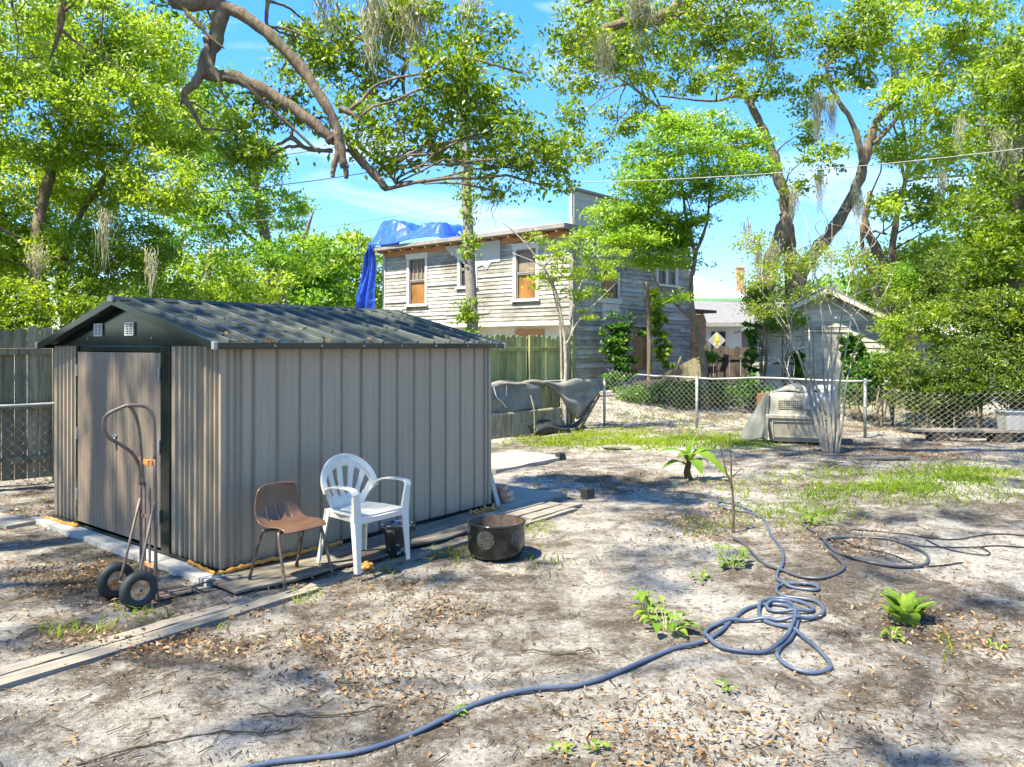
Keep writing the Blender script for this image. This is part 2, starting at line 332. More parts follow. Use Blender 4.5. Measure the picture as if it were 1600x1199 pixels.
def m_siding(name, paint, wood, lo=.42, hi=.60):
    m, t, o = newmat(name); v = coords(t, (1.1, 1.1, 7)); n1 = noise(t, 2.2, 9, v, .72, .3); n2 = noise(t, 14, 6, v, .7)
    v3 = coords(t, (1, 1, 1)); n3 = noise(t, .8, 4, v3)
    f = mixc(t, .45, n1, n3); f = ramp(t, f, [(lo, 0.), (hi, 1.)])
    w = ramp(t, n2, [(.3, np.array(wood) * .6), (.7, np.array(wood) * 1.35)])
    p = ramp(t, n2, [(.3, np.array(paint) * .82), (.6, np.array(paint))])
    bsdf(t, o, island(t, mixc(t, f, w, p), .62, 1.12), .85, 0, n2, .5, .01, .25); return m
M['siding'] = m_siding('weathered_clapboard', (.55, .55, .51), (.25, .235, .205))
M['siding_garage'] = m_siding('white_weathered_boards', (.60, .60, .53), (.27, .255, .205), .34, .52)

# ground: pale grey sand, dark humus, brown mulch
def m_ground():
    m, t, o = newmat('sandy_soil'); v = coords(t, (1, 1, 1))
    big = noise(t, .55, 6, v, .62, .3); mid = noise(t, 2.6, 8, v, .72, .5); fine = noise(t, 30, 6, v, .7); vf = noise(t, 120, 4, v, .7)
    sand = ramp(t, fine, [(.30, (.265, .250, .222)), (.50, (.455, .437, .395)), (.72, (.64, .62, .57))])
    dark = ramp(t, fine, [(.28, (.045, .036, .028)), (.55, (.13, .108, .085)), (.76, (.28, .25, .21))])
    f = mixc(t, .5, big, mid); f = ramp(t, f, [(.440, 0.), (.555, .95)])
    c = mixc(t, f, sand, dark)
    c = mixc(t, ramp(t, noise(t, 9, 7, v, .75, .8), [(.56, 0.), (.66, .85)]), c, (.10, .078, .058))
    c = mixc(t, ramp(t, noise(t, 55, 3, v, .6), [(.60, 0.), (.66, .9)]), c, (.07, .05, .035))
    c = mixc(t, ramp(t, noise(t, 43, 3, v, .6), [(.63, 0.), (.68, .8)]), c, (.60, .56, .50))
    h = mixc(t, .5, mixc(t, .5, mid, fine), vf)
    bsdf(t, o, c, .95, 0, h, 1.0, .055, .15); return m
M['ground'] = m_ground()
xs = np.unique(np.concatenate([-np.geomspace(8, 900, 40), np.arange(-8, 10, .055), np.geomspace(10, 900, 40)]))
ys = np.unique(np.concatenate([-np.geomspace(2.5, 600, 25), np.arange(-2.5, 2.5, .5), np.arange(2.5, 14, .05), np.arange(14, 24, .15), np.geomspace(24, 1500, 50)]))
gx, gy = np.meshgrid(xs, ys); hz = gz(gx, gy)
nearm = (np.abs(gx) < 11) & (gy > 2) & (gy < 15)
lum = np.zeros_like(gx)
for k in range(26):
    a = rng.uniform(0, 6.283); fq = rng.uniform(9, 34); lum += np.sin(fq * (gx * math.cos(a) + gy * math.sin(a)) + rng.uniform(0, 6)) / 26
hz = hz + np.where(nearm, lum * .022, 0)
verts = np.stack([gx, gy, hz], -1).reshape(-1, 3); nx, ny = len(xs), len(ys)
ii = (np.arange(ny - 1)[:, None] * nx + np.arange(nx - 1)[None]).ravel()
me = bpy.data.meshes.new('ground'); me.vertices.add(len(verts)); me.vertices.foreach_set('co', verts.astype(np.float32).ravel())
q = np.stack([ii, ii + 1, ii + nx + 1, ii + nx], 1).astype(np.int32); me.loops.add(q.size); me.loops.foreach_set('vertex_index', q.ravel())
me.polygons.add(len(q)); me.polygons.foreach_set('loop_start', np.arange(0, q.size, 4, dtype=np.int32)); me.update(calc_edges=True)
tag(finish(me, 'ground', M['ground'], None, smooth=True), 'grey sandy yard with dark soil, fallen leaves and thin grass', None, None, 'structure')

# ---------------------------------------------------------------- foliage tools
def unit(v): return v / (np.linalg.norm(v, axis=-1, keepdims=True) + 1e-9)
def leaf_quads(c, L, W, droop=.15, upbias=.5, rg=rng, nrm=None):
    n = len(c)
    nn = unit(rg.normal(size=(n, 3)) * (1, 1, .8) + np.array([0, 0, upbias])) if nrm is None else unit(nrm + rg.normal(size=(n, 3)) * .35)
    d = rg.normal(size=(n, 3)); d[:, 2] -= droop; d = unit(d - nn * (d * nn).sum(1)[:, None]); s = np.cross(nn, d)
    l = L * rg.uniform(.5, 1.4, n)[:, None]; w = W * rg.uniform(.55, 1.4, n)[:, None]
    b = c - d * l * .5; tip = c + d * l * .5 - nn * l * .12
    return np.stack([b, c + s * w * .5 + nn * w * .1, tip, c - s * w * .5 + nn * w * .1], 1)
def spray_leaves(cen, rad, per, L, W, tintv=None, flat=.55, rg=rng, droop=.15, upbias=.5):
    m = len(cen); k = np.repeat(np.arange(m), per)
    r_ = rg.normal(size=(m * per, 3)) * .5; c = cen[k] + r_ * rad[k][:, None] * (1, 1, flat)
    tb = rg.uniform(.05, .75, m) if tintv is None else tintv
    t = np.clip(tb[k] + rg.normal(size=m * per) * .16, 0, 1)
    return leaf_quads(c, L, W, droop, upbias, rg), t
def ell(px, py, D, rpx, rpy, rd=None):            # pixel ellipse at distance D -> centre, radii
    return (P(px, py, D), np.array([rpx / F * D, (rd if rd else rpx / F * D * .9), rpy / F * D]))
def grow(mb, skel, tgt, r0=.03, r1=.008, sag=.1, rg=rng, n=5, seg=7):
    d = (np.linalg.norm(skel[:, :3] - tgt, axis=1) + np.maximum(0, skel[:, 2] - tgt[2]) * .6) * rg.uniform(.8, 1.35, len(skel))
    s = skel[np.argmin(d)]; a = s[:3]; dist = np.linalg.norm(tgt - a)
    t = np.linspace(0, 1, seg)[:, None]; p = a + (tgt - a) * t; j = np.cumsum(rg.normal(size=(seg, 3)) * dist * .035, 0); j[0] = 0
    p = p + j * np.sin(np.linspace(0, math.pi, seg))[:, None] + np.array([0, 0, 1]) * np.sin(t * math.pi) * dist * sag
    r_a = min(max(r0, .012 * dist), s[3] * .8)
    mb.tube(p, np.linspace(r_a, r1, seg), n); return np.hstack([p, np.linspace(r_a, r1, seg)[:, None]])
def skel_of(mb, paths, n=10):                     # paths: (points, r_start, r_end)
    S_ = []
    for pts, ra, rb in paths:
        p = spline(pts, 6); m = len(p); r = np.linspace(ra, rb, m); w = rng.normal(size=(m, 3)) * r[:, None] * .12; w[0] = 0
        r2 = r * (1 + .09 * np.sin(np.arange(m) * 1.7 + ra * 50) + rng.normal(size=m) * .03); mb.tube(p + w, r2, n)
        S_.append(np.hstack([p, r[:, None]]))
    return np.vstack(S_)
def moss(spots, parent, length=.9, per=75, spread=.075):
    V = []; T = []
    for c in spots:
        n = int(per * rng.uniform(.6, 1.4)); L = length * rng.uniform(.5, 1.3)
        for k in range(n):
            o = rng.normal(size=3) * spread * (1, 1, 1.4); l = L * rng.uniform(.25, 1) ** 1.2; a = c + o; w = rng.uniform(.004, .010)
            dv = rng.normal(size=2); dv /= np.linalg.norm(dv); seg = 6; pr = a
            for i in range(seg):
                q_ = a + np.array([math.sin(i * 1.3 + k) * .032 - o[0] * .25 * (i + 1) / seg, math.cos(i * 1.9 + k) * .032 - o[1] * .25 * (i + 1) / seg, -l * (i + 1) / seg])
                ws = w * (1 - i / seg); we = w * (1 - (i + 1) / seg) + .001; sd = np.array([dv[0], dv[1], 0])
                V.append([pr - sd * ws, pr + sd * ws, q_ + sd * we, q_ - sd * we]); T.append(rng.uniform(0, 1)); pr = q_
    if V: quads('spanish_moss', np.array(V), M['moss'], parent, T)
NQ = []
def make_tree(label, cat, base, paths, ells, mat, bark='bark', dens=1.0, L=.085, W=.036, per=38, srad=.30, name='oak_tree', group=None,
              moss_spots=(), moss_len=.9, tint=None, twigs=1.0, flat=.55, droop=.15, reject=None, upbias=.5, hollow=.35, sub=True):
    if reject is None: L *= .84; W *= .84; per = int(per * 1.35); dens *= 1.35 * (.72 if dens > .7 else .95)
    root = thing(name, label, cat, base, 0, group)
    mb = MB(); sk = skel_of(mb, paths); cen = []; rad = []; tv = []
    for (c, r) in ells:
        n = max(3, int(dens * 2.6 * 1.65 * math.pi * r[0] * r[2] / (per * L * W * .5)))
        s2 = grow(mb, sk, c, .02 + .012 * float(np.mean(r)), .01)
        d = unit(rng.normal(size=(n, 3))); rr = (hollow + (1 - hollow) * rng.uniform(0, 1, n)) ** (1 / 2.0)
        pts = c + d * rr[:, None] * r; tb = np.clip(rng.normal() * .10 + .42 + (tint or 0), .05, .9)
        if reject is not None:
            keep = ~reject(pts); pts = pts[keep]
        n = len(pts)
        if n == 0: continue
        cen.append(pts); rad.append(srad * rng.uniform(.6, 1.4, n)); tv.append(np.clip(tb + rng.normal(size=n) * .17, 0, 1))
        if sub:
            for q_ in pts[:int(n * .35 * twigs)]: grow(mb, s2, q_, .012, .004, .05, n=4, seg=4)
    cen = np.vstack(cen); rad = np.concatenate(rad); tv = np.concatenate(tv)
    mb.build('trunk', M[bark], root, world=True, smooth=True)
    V, T = spray_leaves(cen, rad, per, L, W, tv, flat, droop=droop, upbias=upbias); NQ.append((len(V), label[:50]))
    quads('crown', V, M[mat] if isinstance(mat, str) else mat, root, T)
    if len(moss_spots): moss(moss_spots, root, moss_len)
    return root
#@@PART2
# ================================================================ SHED (local: x along long side, y along gable, z up)
shed = thing('metal_shed', 'taupe corrugated metal garden shed with dark green gable roof and padlocked double doors', 'shed', (SB[0], SB[1], 0), math.atan2(.780, .626))
LX, LY, EZ, RZ = 3.22, 3.12, 1.80, 2.20
def ribwall(mb, place, a0, a1, z0, z1, seams, depth=.012, w=.022, fine=.0):
    xs_ = [(a0, 0.)]
    for s_ in seams:
        if a0 + .03 < s_ < a1 - .03: xs_ += [(s_ - w, 0), (s_ - w * .45, -depth), (s_ + w * .25, -depth), (s_ + w * .5, depth * .6), (s_ + w * 1.1, 0)]
    xs_.append((a1, 0.)); g = [[place(a, z, d) for z in (z0, z1)] for a, d in xs_]
    mb.grid(g)
side = lambda a, z, d: (a, -d, z)
gabl = lambda b, z, d: (-d, b, z)
sidef = lambda a, z, d: (a, LY + d, z)
gablf = lambda b, z, d: (LX + d, b, z)
def wallpart(fn):
    mb = MB(); fn(mb); return mb
mb = MB(); ribwall(mb, side, 0, LX, .07, EZ + .0, [.06, .12, .17] + [.281 + .2215 * i for i in range(13)] + [LX - .12, LX - .06])
for k in range(14):                                # shallow pressed flutes between the seams
    for j in (1, 2):
        a = .281 + .2215 * (k - 1) + .0738 * j
        if a > .2: mb.box((a, .0015, .93), (.006, .007, 1.7))
mb.build('side_wall', M['shed'], shed, solid=.004)
mb = MB(); ribwall(mb, sidef, 0, LX, .07, EZ, [.281 + .2215 * i for i in range(13)]); mb.build('side_wall', M['shed'], shed, solid=.004)
mb = MB(); ribwall(mb, gablf, 0, LY, .07, EZ, [.22 * i + .1 for i in range(14)]); mb.add([(LX, 0, EZ), (LX, LY, EZ), (LX, LY / 2, RZ - .03)], [(0, 1, 2)])
mb.build('end_wall', M['shed'], shed, solid=.004)
for b0, b1, sm in ((0, .75, (.05, .12, .18, .27, .33, .42, .50, .57, .66)), (2.565, LY, (2.66, 2.75, 2.84, 2.93, 3.02))):
    mb = MB(); ribwall(mb, gabl, b0, b1, .07, EZ - .0, sm, .016, .026); mb.build('front_wall', M['shed'], shed, solid=.004)
mb = MB()
mb.box((-.004, .82, .93), (.035, .14, 1.72)); mb.box((-.004, 2.54, .93), (.035, .05, 1.72)); mb.box((-.004, 1.68, EZ - .03), (.032, 1.58, .05))
mb.build('door_frame', M['shed_green'], shed, bevel=.004)
for b0, b1 in ((.893, 1.70), (1.706, 2.512)):
    mb = MB(); n = 12; w = (b1 - b0) / n
    g = []
    for k in range(n):
        g += [[(-.020, b0 + k * w, z) for z in (.10, EZ - .062)], [(-.020, b0 + k * w + w * .78, z) for z in (.10, EZ - .062)], [(-.014, b0 + k * w + w * .86, z) for z in (.10, EZ - .062)]]
    g.append([(-.020, b1, z) for z in (.10, EZ - .062)]); mb.grid(g)
    dr = mb.build('door', M['door'], shed, solid=.005)
    hb = b0 if b0 < 1 else b1
    for z in (1.56, .95, .36):
        mb = MB(); mb.box((-.026, hb + (.015 if b0 < 1 else -.0), z), (.012, .022, .11)); mb.tube([(-.034, hb, z - .055), (-.034, hb, z + .055)], .007, 8)
        mb.build('hinge', M['galv'], dr)
    if b0 < 1:
        mb = MB(); mb.box((-.030, 1.72, .985), (.008, .10, .025)); mb.box((-.036, 1.705, .965), (.018, .012, .045)); mb.build('hasp', M['chrome'], dr, bevel=.002)
mb = MB(); t_ = np.linspace(0, math.pi, 9); mb.tube([(-.042, 1.70 + .014 * math.cos(a), .945 + .022 * math.sin(a)) for a in t_], .0035, 6)
mb.box((-.044, 1.70, .925), (.018, .042, .040)); tag(mb.build('padlock', M['chrome'], None, bevel=.004), 'small silver padlock hanging from the hasp of the shed doors', 'padlock')
pl = bpy.data.objects['padlock']; pl.location = (SB[0], SB[1], 0); pl.rotation_euler = (0, 0, math.atan2(.780, .626))
# pediment
mb = MB(); x0 = -.012
mb.add([(x0, .0, EZ - .005), (x0, LY, EZ - .005), (x0, LY / 2, RZ - .02)], [(0, 1, 2)])
mb.build('gable_panel', M['shed_green'], shed, solid=.006)
for b in (2.06, 1.44):
    mb = MB(); z = 1.945; w, h = .145, .105
    for dz in (-h / 2, h / 2): mb.box((-.026, b, z + dz), (.016, w + .014, .013))
    for dy in (-w / 2, 0, w / 2): mb.box((-.026, b + dy, z), (.0155, .012, h))
    for k in range(1, 5): mb.box((-.027, b, z - h / 2 + h * k / 5), (.012, w, .008))
    v = mb.build('vent_grille', M['trim'], shed, bevel=.002)
    mb = MB(); mb.box((-.019, b, z), (.004, w, h)); mb.build('backing', M['rubber'], v)
mb = MB()
for b, z in ((2.3, 1.865), (1.05, 1.865)): mb.lathe([(0, .008), (.008, .006), (.009, 0)], 8, (-.018, b, z), Matrix.Rotation(-math.pi / 2, 3, 'Y'))
mb.build('screws', M['galv'], shed)
# roof slopes with standing seams
for sgn in (-1, 1):
    mb = MB(); e = -.10 if sgn < 0 else LY + .10
    ez, rz_ = EZ + .012, RZ + .005; xs_ = np.linspace(-.10, LX + .07, 2)
    mb.add([(-.10, e, ez), (LX + .07, e, ez), (LX + .07, LY / 2, rz_), (-.10, LY / 2, rz_)], [(0, 1, 2, 3)])
    sl_ = mb.build('roof_panel', M['shed_roof'], shed, solid=.008)
    mb = MB(); dirn = np.array([0, LY / 2 - e, rz_ - ez]); dirn = dirn / np.linalg.norm(dirn); up = np.array([0, -dirn[2], dirn[1]]) * (1 if dirn[1] > 0 else -1)
    for k in range(15):
        a = .02 + .222 * k
        p0 = np.array([a, e, ez]) + up * .012 + dirn * .01; p1 = np.array([a, LY / 2, rz_]) + up * .012 - dirn * .04
        mb.beam(p0, p1, .022, .040, up)
        for f_ in (.33, .66): mb.beam(p0 + (.074 * 3 * f_, 0, 0) - up * .010, p1 + (.074 * 3 * f_, 0, 0) - up * .010, .006, .006, up)
    mb.build('seam', M['shed_rib'], sl_, bevel=.003)
mb = MB()
ridge = [(-.13, LY / 2 - .07, RZ - .004), (-.13, LY / 2, RZ + .030), (-.13, LY / 2 + .07, RZ - .004)]
mb.grid([[(x, y, z) for x in (-.13, LX + .1)] for _, y, z in ridge]); mb.build('ridge_cap', M['shed_roof'], shed, solid=.012)
for sgn in (-1, 1):                                # barge boards and eave gutters
    e = -.10 if sgn < 0 else LY + .10
    for x in (-.115, LX + .085):
        mb = MB(); mb.beam((x, e, EZ - .005), (x, LY / 2, RZ - .010), .02, .062, (0, 0, 1)); mb.build('barge_board', M['shed_green'], shed, bevel=.003)
    mb = MB(); mb.box((LX / 2 - .015, e - .012 * -sgn, EZ - .004), (LX + .18, .024, .050)); mb.build('eave_trim', M['shed_green'], shed, bevel=.004)
    for x in (-.118, LX + .088):
        mb = MB(); mb.box((x, e - .012 * -sgn, EZ - .001), (.035, .040, .062)); mb.build('corner_cap', M['galv'], shed, bevel=.006)
for x in (-.135, LX + .105):
    mb = MB(); mb.box((x, LY / 2, RZ + .012), (.03, .09, .06)); mb.build('corner_cap', M['galv'], shed, bevel=.01)
for k in range(7):
    mb = MB(); mb.lathe([(0, .006), (.009, .004), (.010, 0)], 8, (.4 + k * .46, -.124, EZ - .004), Matrix.Rotation(math.pi / 2, 3, 'X')); mb.build('screw', M['galv'], shed)
mb = MB()                                          # base frame
mb.box((LX / 2, -.0, .045), (LX, .04, .06)); mb.box((LX / 2, LY, .045), (LX, .04, .06)); mb.box((LX, LY / 2, .045), (.04, LY, .06)); mb.box((0, LY / 2, .045), (.04, LY, .06))
mb.build('base_rail', M['shed_green'], shed)

mb = MB()
for k in range(15):
    for z in (.13, .95, 1.70): mb.lathe([(0, .006), (.007, .005), (.008, 0)], 6, (.281 + .2215 * (k - 1) + .035, -.003, z), Matrix.Rotation(math.pi / 2, 3, 'X'))
mb.build('screws', M['galv'], shed)
# things lying round the shed, in the shed's own directions
def shedloc(lx, ly, z=0): return (SB[0] + lx * SV[0] + ly * SU[0], SB[1] + lx * SV[1] + ly * SU[1], z)
ang = math.atan2(.780, .626)
def lone(name, label, cat, mb, mat, lx, ly, z=0, rz=0, group=None, **kw):
    o = mb.build(name, mat, None, **kw); o.location = shedloc(lx, ly, z); o.rotation_euler = (0, 0, ang + rz)
    return tag(o, label, cat, group)
def wavy_board(mb, L, w, th, amp=.006, seg=26):
    a = np.linspace(0, L, seg); wl = w / 2 * (1 + rng.normal(size=seg) * .02); wr = w / 2 * (1 + rng.normal(size=seg) * .02); zz = rng.normal(size=seg) * amp * .4
    V = [];
    for i in range(seg): V += [(a[i], -wl[i], zz[i]), (a[i], wr[i], zz[i]), (a[i], wr[i], th + zz[i]), (a[i], -wl[i], th + zz[i])]
    mb.add(V, [(4 * i + j, 4 * i + (j + 1) % 4, 4 * i + 4 + (j + 1) % 4, 4 * i + 4 + j) for i in range(seg - 1) for j in range(4)] + [(3, 2, 1, 0), (4 * seg - 4, 4 * seg - 3, 4 * seg - 2, 4 * seg - 1)])
mb = MB(); wavy_board(mb, 3.0, .13, .035); lone('long_plank', 'long weathered grey plank edging the bare yard left of the brown chair', 'plank', mb, M['timber_grey_x'], -2.7, -.83, -.010, .018)
mb = MB(); wavy_board(mb, 3.55, .085, .03); lone('edging_plank', 'narrow grey edging plank in front of the two chairs', 'plank', mb, M['timber_grey_x'], .22, -.735, -.002, .003)
mb = MB(); wavy_board(mb, 2.2, .11, .028, .004); lone('half_buried_plank', 'half buried grey plank beside the long plank near the hand truck', 'plank', mb, M['timber_grey_x'], -2.35, -.66, -.008, .008)
mb = MB(); g_ = []
for i in range(24):
    x_ = 3.45 * i / 23; y0 = -.30 + .02 * math.sin(i * 1.3) - (.25 * max(0, .35 - x_) if x_ < .35 else 0) * -1
    g_.append([(x_, y, .0 + .006 * math.sin(i * .9 + y * 8)) for y in np.linspace(.24, y0, 6)])
mb.grid(g_); lone('plywood_strip', 'damp grey plywood strip under the chairs along the shed wall', 'plywood', mb, M['plywood'], -.16, -.26, .035, 0, solid=.018)
mb = MB(); wavy_board(mb, 3.35, .15, .055, .004); lone('base_timber', 'whitish timber lying along the foot of the shed doors', 'timber', mb, M['timber_white'], -.10, -.10, -.004, math.pi / 2)
mb = MB(); wavy_board(mb, .9, .30, .05, .003); lone('paving_slab', 'pale slab beyond the rear left corner of the shed front', 'slab', mb, M['concrete'], -.30, 3.10, -.01, math.pi / 2 + .15)
mb = MB(); wavy_board(mb, 1.05, .95, .04, .003, 10); lone('concrete_slab', 'pale concrete slab under the brick stack at the end of the shed', 'slab', mb, M['concrete'], 3.28, .25, 0, 0)
for k, (dy, dl, lab) in enumerate(((-.30, .0, 'grey plank on the slab, nearest the brick stack'), (-.47, .12, 'middle grey plank of the three past the shed corner'), (-.64, .30, 'outermost grey plank of the three past the shed corner'))):
    mb = MB(); wavy_board(mb, .95, .15, .028, .003); lone('short_plank', lab, 'plank', mb, M['timber_grey_x'], 2.72 + dl, dy, .012 + .01 * (2 - k), -.02 + .02 * k, 'grey planks past the shed corner')
mb = MB(); wavy_board(mb, 1.75, 1.1, .05, .003, 10); o = lone('rear_slab', 'large pale concrete slab behind the shed near the square post', 'slab', mb, M['concrete'], 5.1, 2.05, .0, 0)
mb = MB(); mb.beam((LX + .10, -.02, .03), (LX + .03, .10, .55), .06, .02, (0, 1, 0)); lone('leaning_board', 'white board leaning on the far corner of the shed', 'board', mb, M['timber_white'], 0, 0, 0, 0)
def brick_at(lx, ly, z, rz, lab):
    mb = MB(); mb.box((0, 0, .03), (.21, .10, .06)); lone('brick', lab, 'brick', mb, M['brick'], lx, ly, z, rz, 'bricks stacked on the slab', bevel=.006)
for i, (lx, ly, z, rz, lab) in enumerate(((3.50, .02, .042, .1, 'lowest brick at the front of the brick stack'), (3.50, .14, .042, .05, 'lowest brick at the rear of the brick stack'),
        (3.49, .04, .102, -.05, 'middle brick at the front of the brick stack'), (3.50, .15, .102, .12, 'middle brick at the rear of the brick stack'), (3.48, .08, .162, .3, 'topmost brick of the stack beside the shed'))): brick_at(lx, ly, z, rz, lab)
def foam(pts, r, lab, name='foam_bead'):
    p = spline(pts, 12); n = len(p); rr = r * (1 + .35 * np.sin(np.arange(n) * 2.1) * rng.uniform(.3, 1, n) + rng.normal(size=n) * .12)
    mb = MB(); mb.tube(p + rng.normal(size=(n, 3)) * r * .18, np.abs(rr), 9); tag(mb.build(name, M['foam'], None, smooth=True), lab, 'sealing foam', 'orange foam along the shed base')
foam([shedloc(-.03, .42, .07), shedloc(-.05, .2, .06), shedloc(-.06, -.03, .06)], .015, 'orange foam bead below the shed front right of the doors')
foam([shedloc(-.05, -.05, .065), shedloc(.3, -.045, .07), shedloc(.7, -.04, .068), shedloc(1.13, -.04, .065)], .018, 'orange foam bead along the shed side behind the brown chair')
foam([shedloc(-.05, 2.45, .06), shedloc(-.07, 2.8, .05), shedloc(-.08, 3.15, .05)], .020, 'orange foam bead at the left end of the shed front')
mb = MB()
for k in range(60):
    c = rng.normal(size=3) * (.10, .035, .012); mb.lathe([(.0, .014), (.014, .006), (.016, -.006), (0, -.014)], 6, c + (0, 0, .02), Matrix.Rotation(rng.uniform(0, 3), 3, 'X'))
lone('foam_heap', 'crumbled orange foam heap at the far bottom corner of the shed', 'sealing foam', mb, M['foam'], 2.98, -.14, .04, smooth=True)
mb = MB()
for k in range(16):
    c = rng.normal(size=3) * (.03, .02, .006); mb.lathe([(.0, .012), (.02, .006), (.022, -.004), (0, -.01)], 7, c + (0, 0, .014), Matrix.Rotation(rng.uniform(0, 3), 3, 'X'))
o = tag(mb.build('foam_blob', M['foam'], None, smooth=True), 'small orange foam blob between the white chair legs', 'sealing foam'); o.location = tuple(G(568, 886, .05))

# ================================================================ HAND TRUCK (local +x toward the shed, y across)
hx, hy = -2.685, 5.41
ht = thing('hand_truck', 'old rusty two wheel hand truck leaning by the shed doors', 'hand truck', (hx, hy, 0), ang)
WR = .130; hw = .105
for s_ in (-1, 1):
    c = np.array([0, s_ * .17, WR]); Rm = Matrix.Rotation(math.pi / 2, 3, 'X')
    wb = MB(); prof = []
    for a in np.linspace(-2.4, 2.4, 19): prof.append((WR - .036 + .036 * math.cos(a), .034 * math.sin(a)))
    wb.lathe(prof, 40, c, Rm); wh = wb.build('tyre', M['rubber'], ht, smooth=True)
    wb = MB(); wb.lathe([(.078, -.022), (.074, -.028), (.066, -.012), (.038, -.008), (.034, -.022), (.016, -.024), (.014, -.034), (0, -.034)], 28, c, Rm)
    wb.lathe([(0, .034), (.014, .034), (.016, .024), (.034, .022), (.038, .008), (.066, .012), (.074, .028), (.078, .022)], 28, c, Rm)
    wb.build('rim', M['rust_rim'], wh, smooth=True)
    wb = MB(); wb.tube([c - (0, .037, 0), c + (0, .037, 0)], .011, 10); wb.build('hub', M['rust_steel'], wh)
mb = MB(); mb.tube([(0, -.19, WR), (0, .19, WR)], .009, 8); mb.build('axle', M['truck_steel'], ht)
for s_ in (-1, 1):
    mb = MB(); mb.tube(spline([(.15, s_ * hw, .02), (.150, s_ * hw, .5), (.145, s_ * hw, 1.0)], 5), .0125, 10); 
    mb.build('upright', M['truck_steel'], ht, smooth=True)
    mb = MB(); mb.tube([(.0, s_ * .125, WR), (.02, s_ * .12, WR + .05), (.142, s_ * hw, .70)], .010, 8); mb.build('brace', M['truck_steel'], ht, smooth=True)
mb = MB(); mb.tube(spline([(.145, -hw, 1.0), (.14, -hw, 1.22), (.13, -hw, 1.30), (.09, -hw + .02, 1.37), (.0, -hw + .06, 1.385), (-.05, -.02, 1.37), (-.13, .02, 1.32), (-.145, .03, 1.25), (-.11, .04, 1.17), (-.01, .06, 1.10), (.08, .09, 1.03), (.13, hw, .94), (.145, hw, .80)], 7), .0125, 10)
mb.build('handle_loop', M['truck_steel'], ht, smooth=True)
mb = MB(); mb.tube(spline([(-.02, -.05, 1.383), (.03, 0, 1.36), (.09, .03, 1.25), (.12, .04, 1.0), (.14, .05, .80)], 6), .0115, 10); mb.build('handle_stay', M['truck_steel'], ht, smooth=True)
mb = MB(); mb.box((.15, .06, .42), (.012, .035, .80)); mb.box((.15, -.02, .42), (.010, .022, .74)); mb.build('back_strap', M['truck_steel'], ht, bevel=.002)
mb = MB(); mb.box((.15, 0, .58), (.012, .2, .028)); mb.build('crossbar', M['truck_steel'], ht, bevel=.002)
mb = MB(); mb.box((.15, 0, .24), (.012, .2, .03)); mb.build('crossbar', M['rust_rim'], ht, bevel=.002)
mb = MB(); mb.box((.143, 0, .97), (.034, .185, .035)); mb.build('tape_band', M['orange_tape'], ht, bevel=.003)
mb = MB(); mb.box((.29, 0, .014), (.29, .30, .007)); mb.box((.148, 0, .055), (.007, .30, .085)); mb.build('toe_plate', M['truck_steel'], ht, bevel=.002)
mb = MB(); mb.tube([(.25, -.09, .03), (.55, -.20, .075)], .007, 6); mb.build('rod', M['truck_steel'], ht)

# ================================================================ BROWN SCHOOL CHAIR (local +y faces forward)
ZP = .055
bc = thing('school_chair', 'brown moulded plastic chair with slotted back and rusty steel legs', 'chair', (-1.665, 5.85, ZP), math.atan2(-.60, .80) - math.pi / 2)
prof = spline([(-.215, .685), (-.205, .58), (-.185, .49), (-.150, .425), (-.09, .392), (.0, .388), (.10, .400), (.165, .402), (.195, .385)], 7)
nu, nv = len(prof), 27; g_ = []
arc = np.concatenate([[0], np.cumsum(np.linalg.norm(np.diff(prof, axis=0), axis=1))]); arc /= arc[-1]
for i in range(nu):
    t = arc[i]; hw_ = (.175 + .025 * min(1, t * 3)) - .012 * max(0, t - .8) * 5
    if t < .06: hw_ -= .03 * (1 - t / .06) ** 2
    row = []
    for j in range(nv):
        s_ = -1 + 2 * j / (nv - 1); x = hw_ * s_; back = max(0, 1 - t / .42)
        row.append((x, prof[i][0] + back * .045 * s_ * s_ + (.0 if t < .8 else -.02 * s_ ** 4), prof[i][1] + (1 - back) * .022 * abs(s_) ** 3 * (1 if t < .8 else (1 - t) * 5) - (.010 * (s_ ** 4) if t < .1 else 0)))
    g_.append(row)
slots = [(j0, j0 + 1) for j0 in (6, 12, 18)]
skipf = lambda i, j: (.22 < arc[i] < .46) and any(a <= j <= b for a, b in slots)
mb = MB(); mb.grid(g_, skipf); mb.build('shell', M['brown_plastic'], bc, smooth=True, solid=.009, sub=1)
def chair_leg(a, b, c, d): 
    mb = MB(); mb.tube(spline([a, b, c, d], 6), .0115, 10); return mb
for s_ in (-1, 1):
    L_ = chair_leg((s_ * .10, -.05, .366), (s_ * .165, -.075, .368), (s_ * .195, -.10, .335), (s_ * .215, -.215, 0)).build('leg', M['rust_steel'], bc, smooth=True)
    mb = MB(); mb.tube([(s_ * .215, -.215, -.002), (s_ * .214, -.210, .022)], .015, 10); mb.build('foot', M['rubber'], L_)
    L_ = chair_leg((s_ * .10, .06, .368), (s_ * .165, .09, .372), (s_ * .195, .115, .34), (s_ * .215, .215, 0)).build('leg', M['rust_steel'], bc, smooth=True)
    mb = MB(); mb.tube([(s_ * .215, .215, -.002), (s_ * .214, .210, .022)], .015, 10); mb.build('foot', M['rubber'], L_)
mb = MB(); mb.tube([(-.13, -.06, .365), (.13, -.06, .365)], .010, 8); mb.tube([(-.13, .075, .369), (.13, .075, .369)], .010, 8); mb.build('seat_frame', M['rust_steel'], bc)

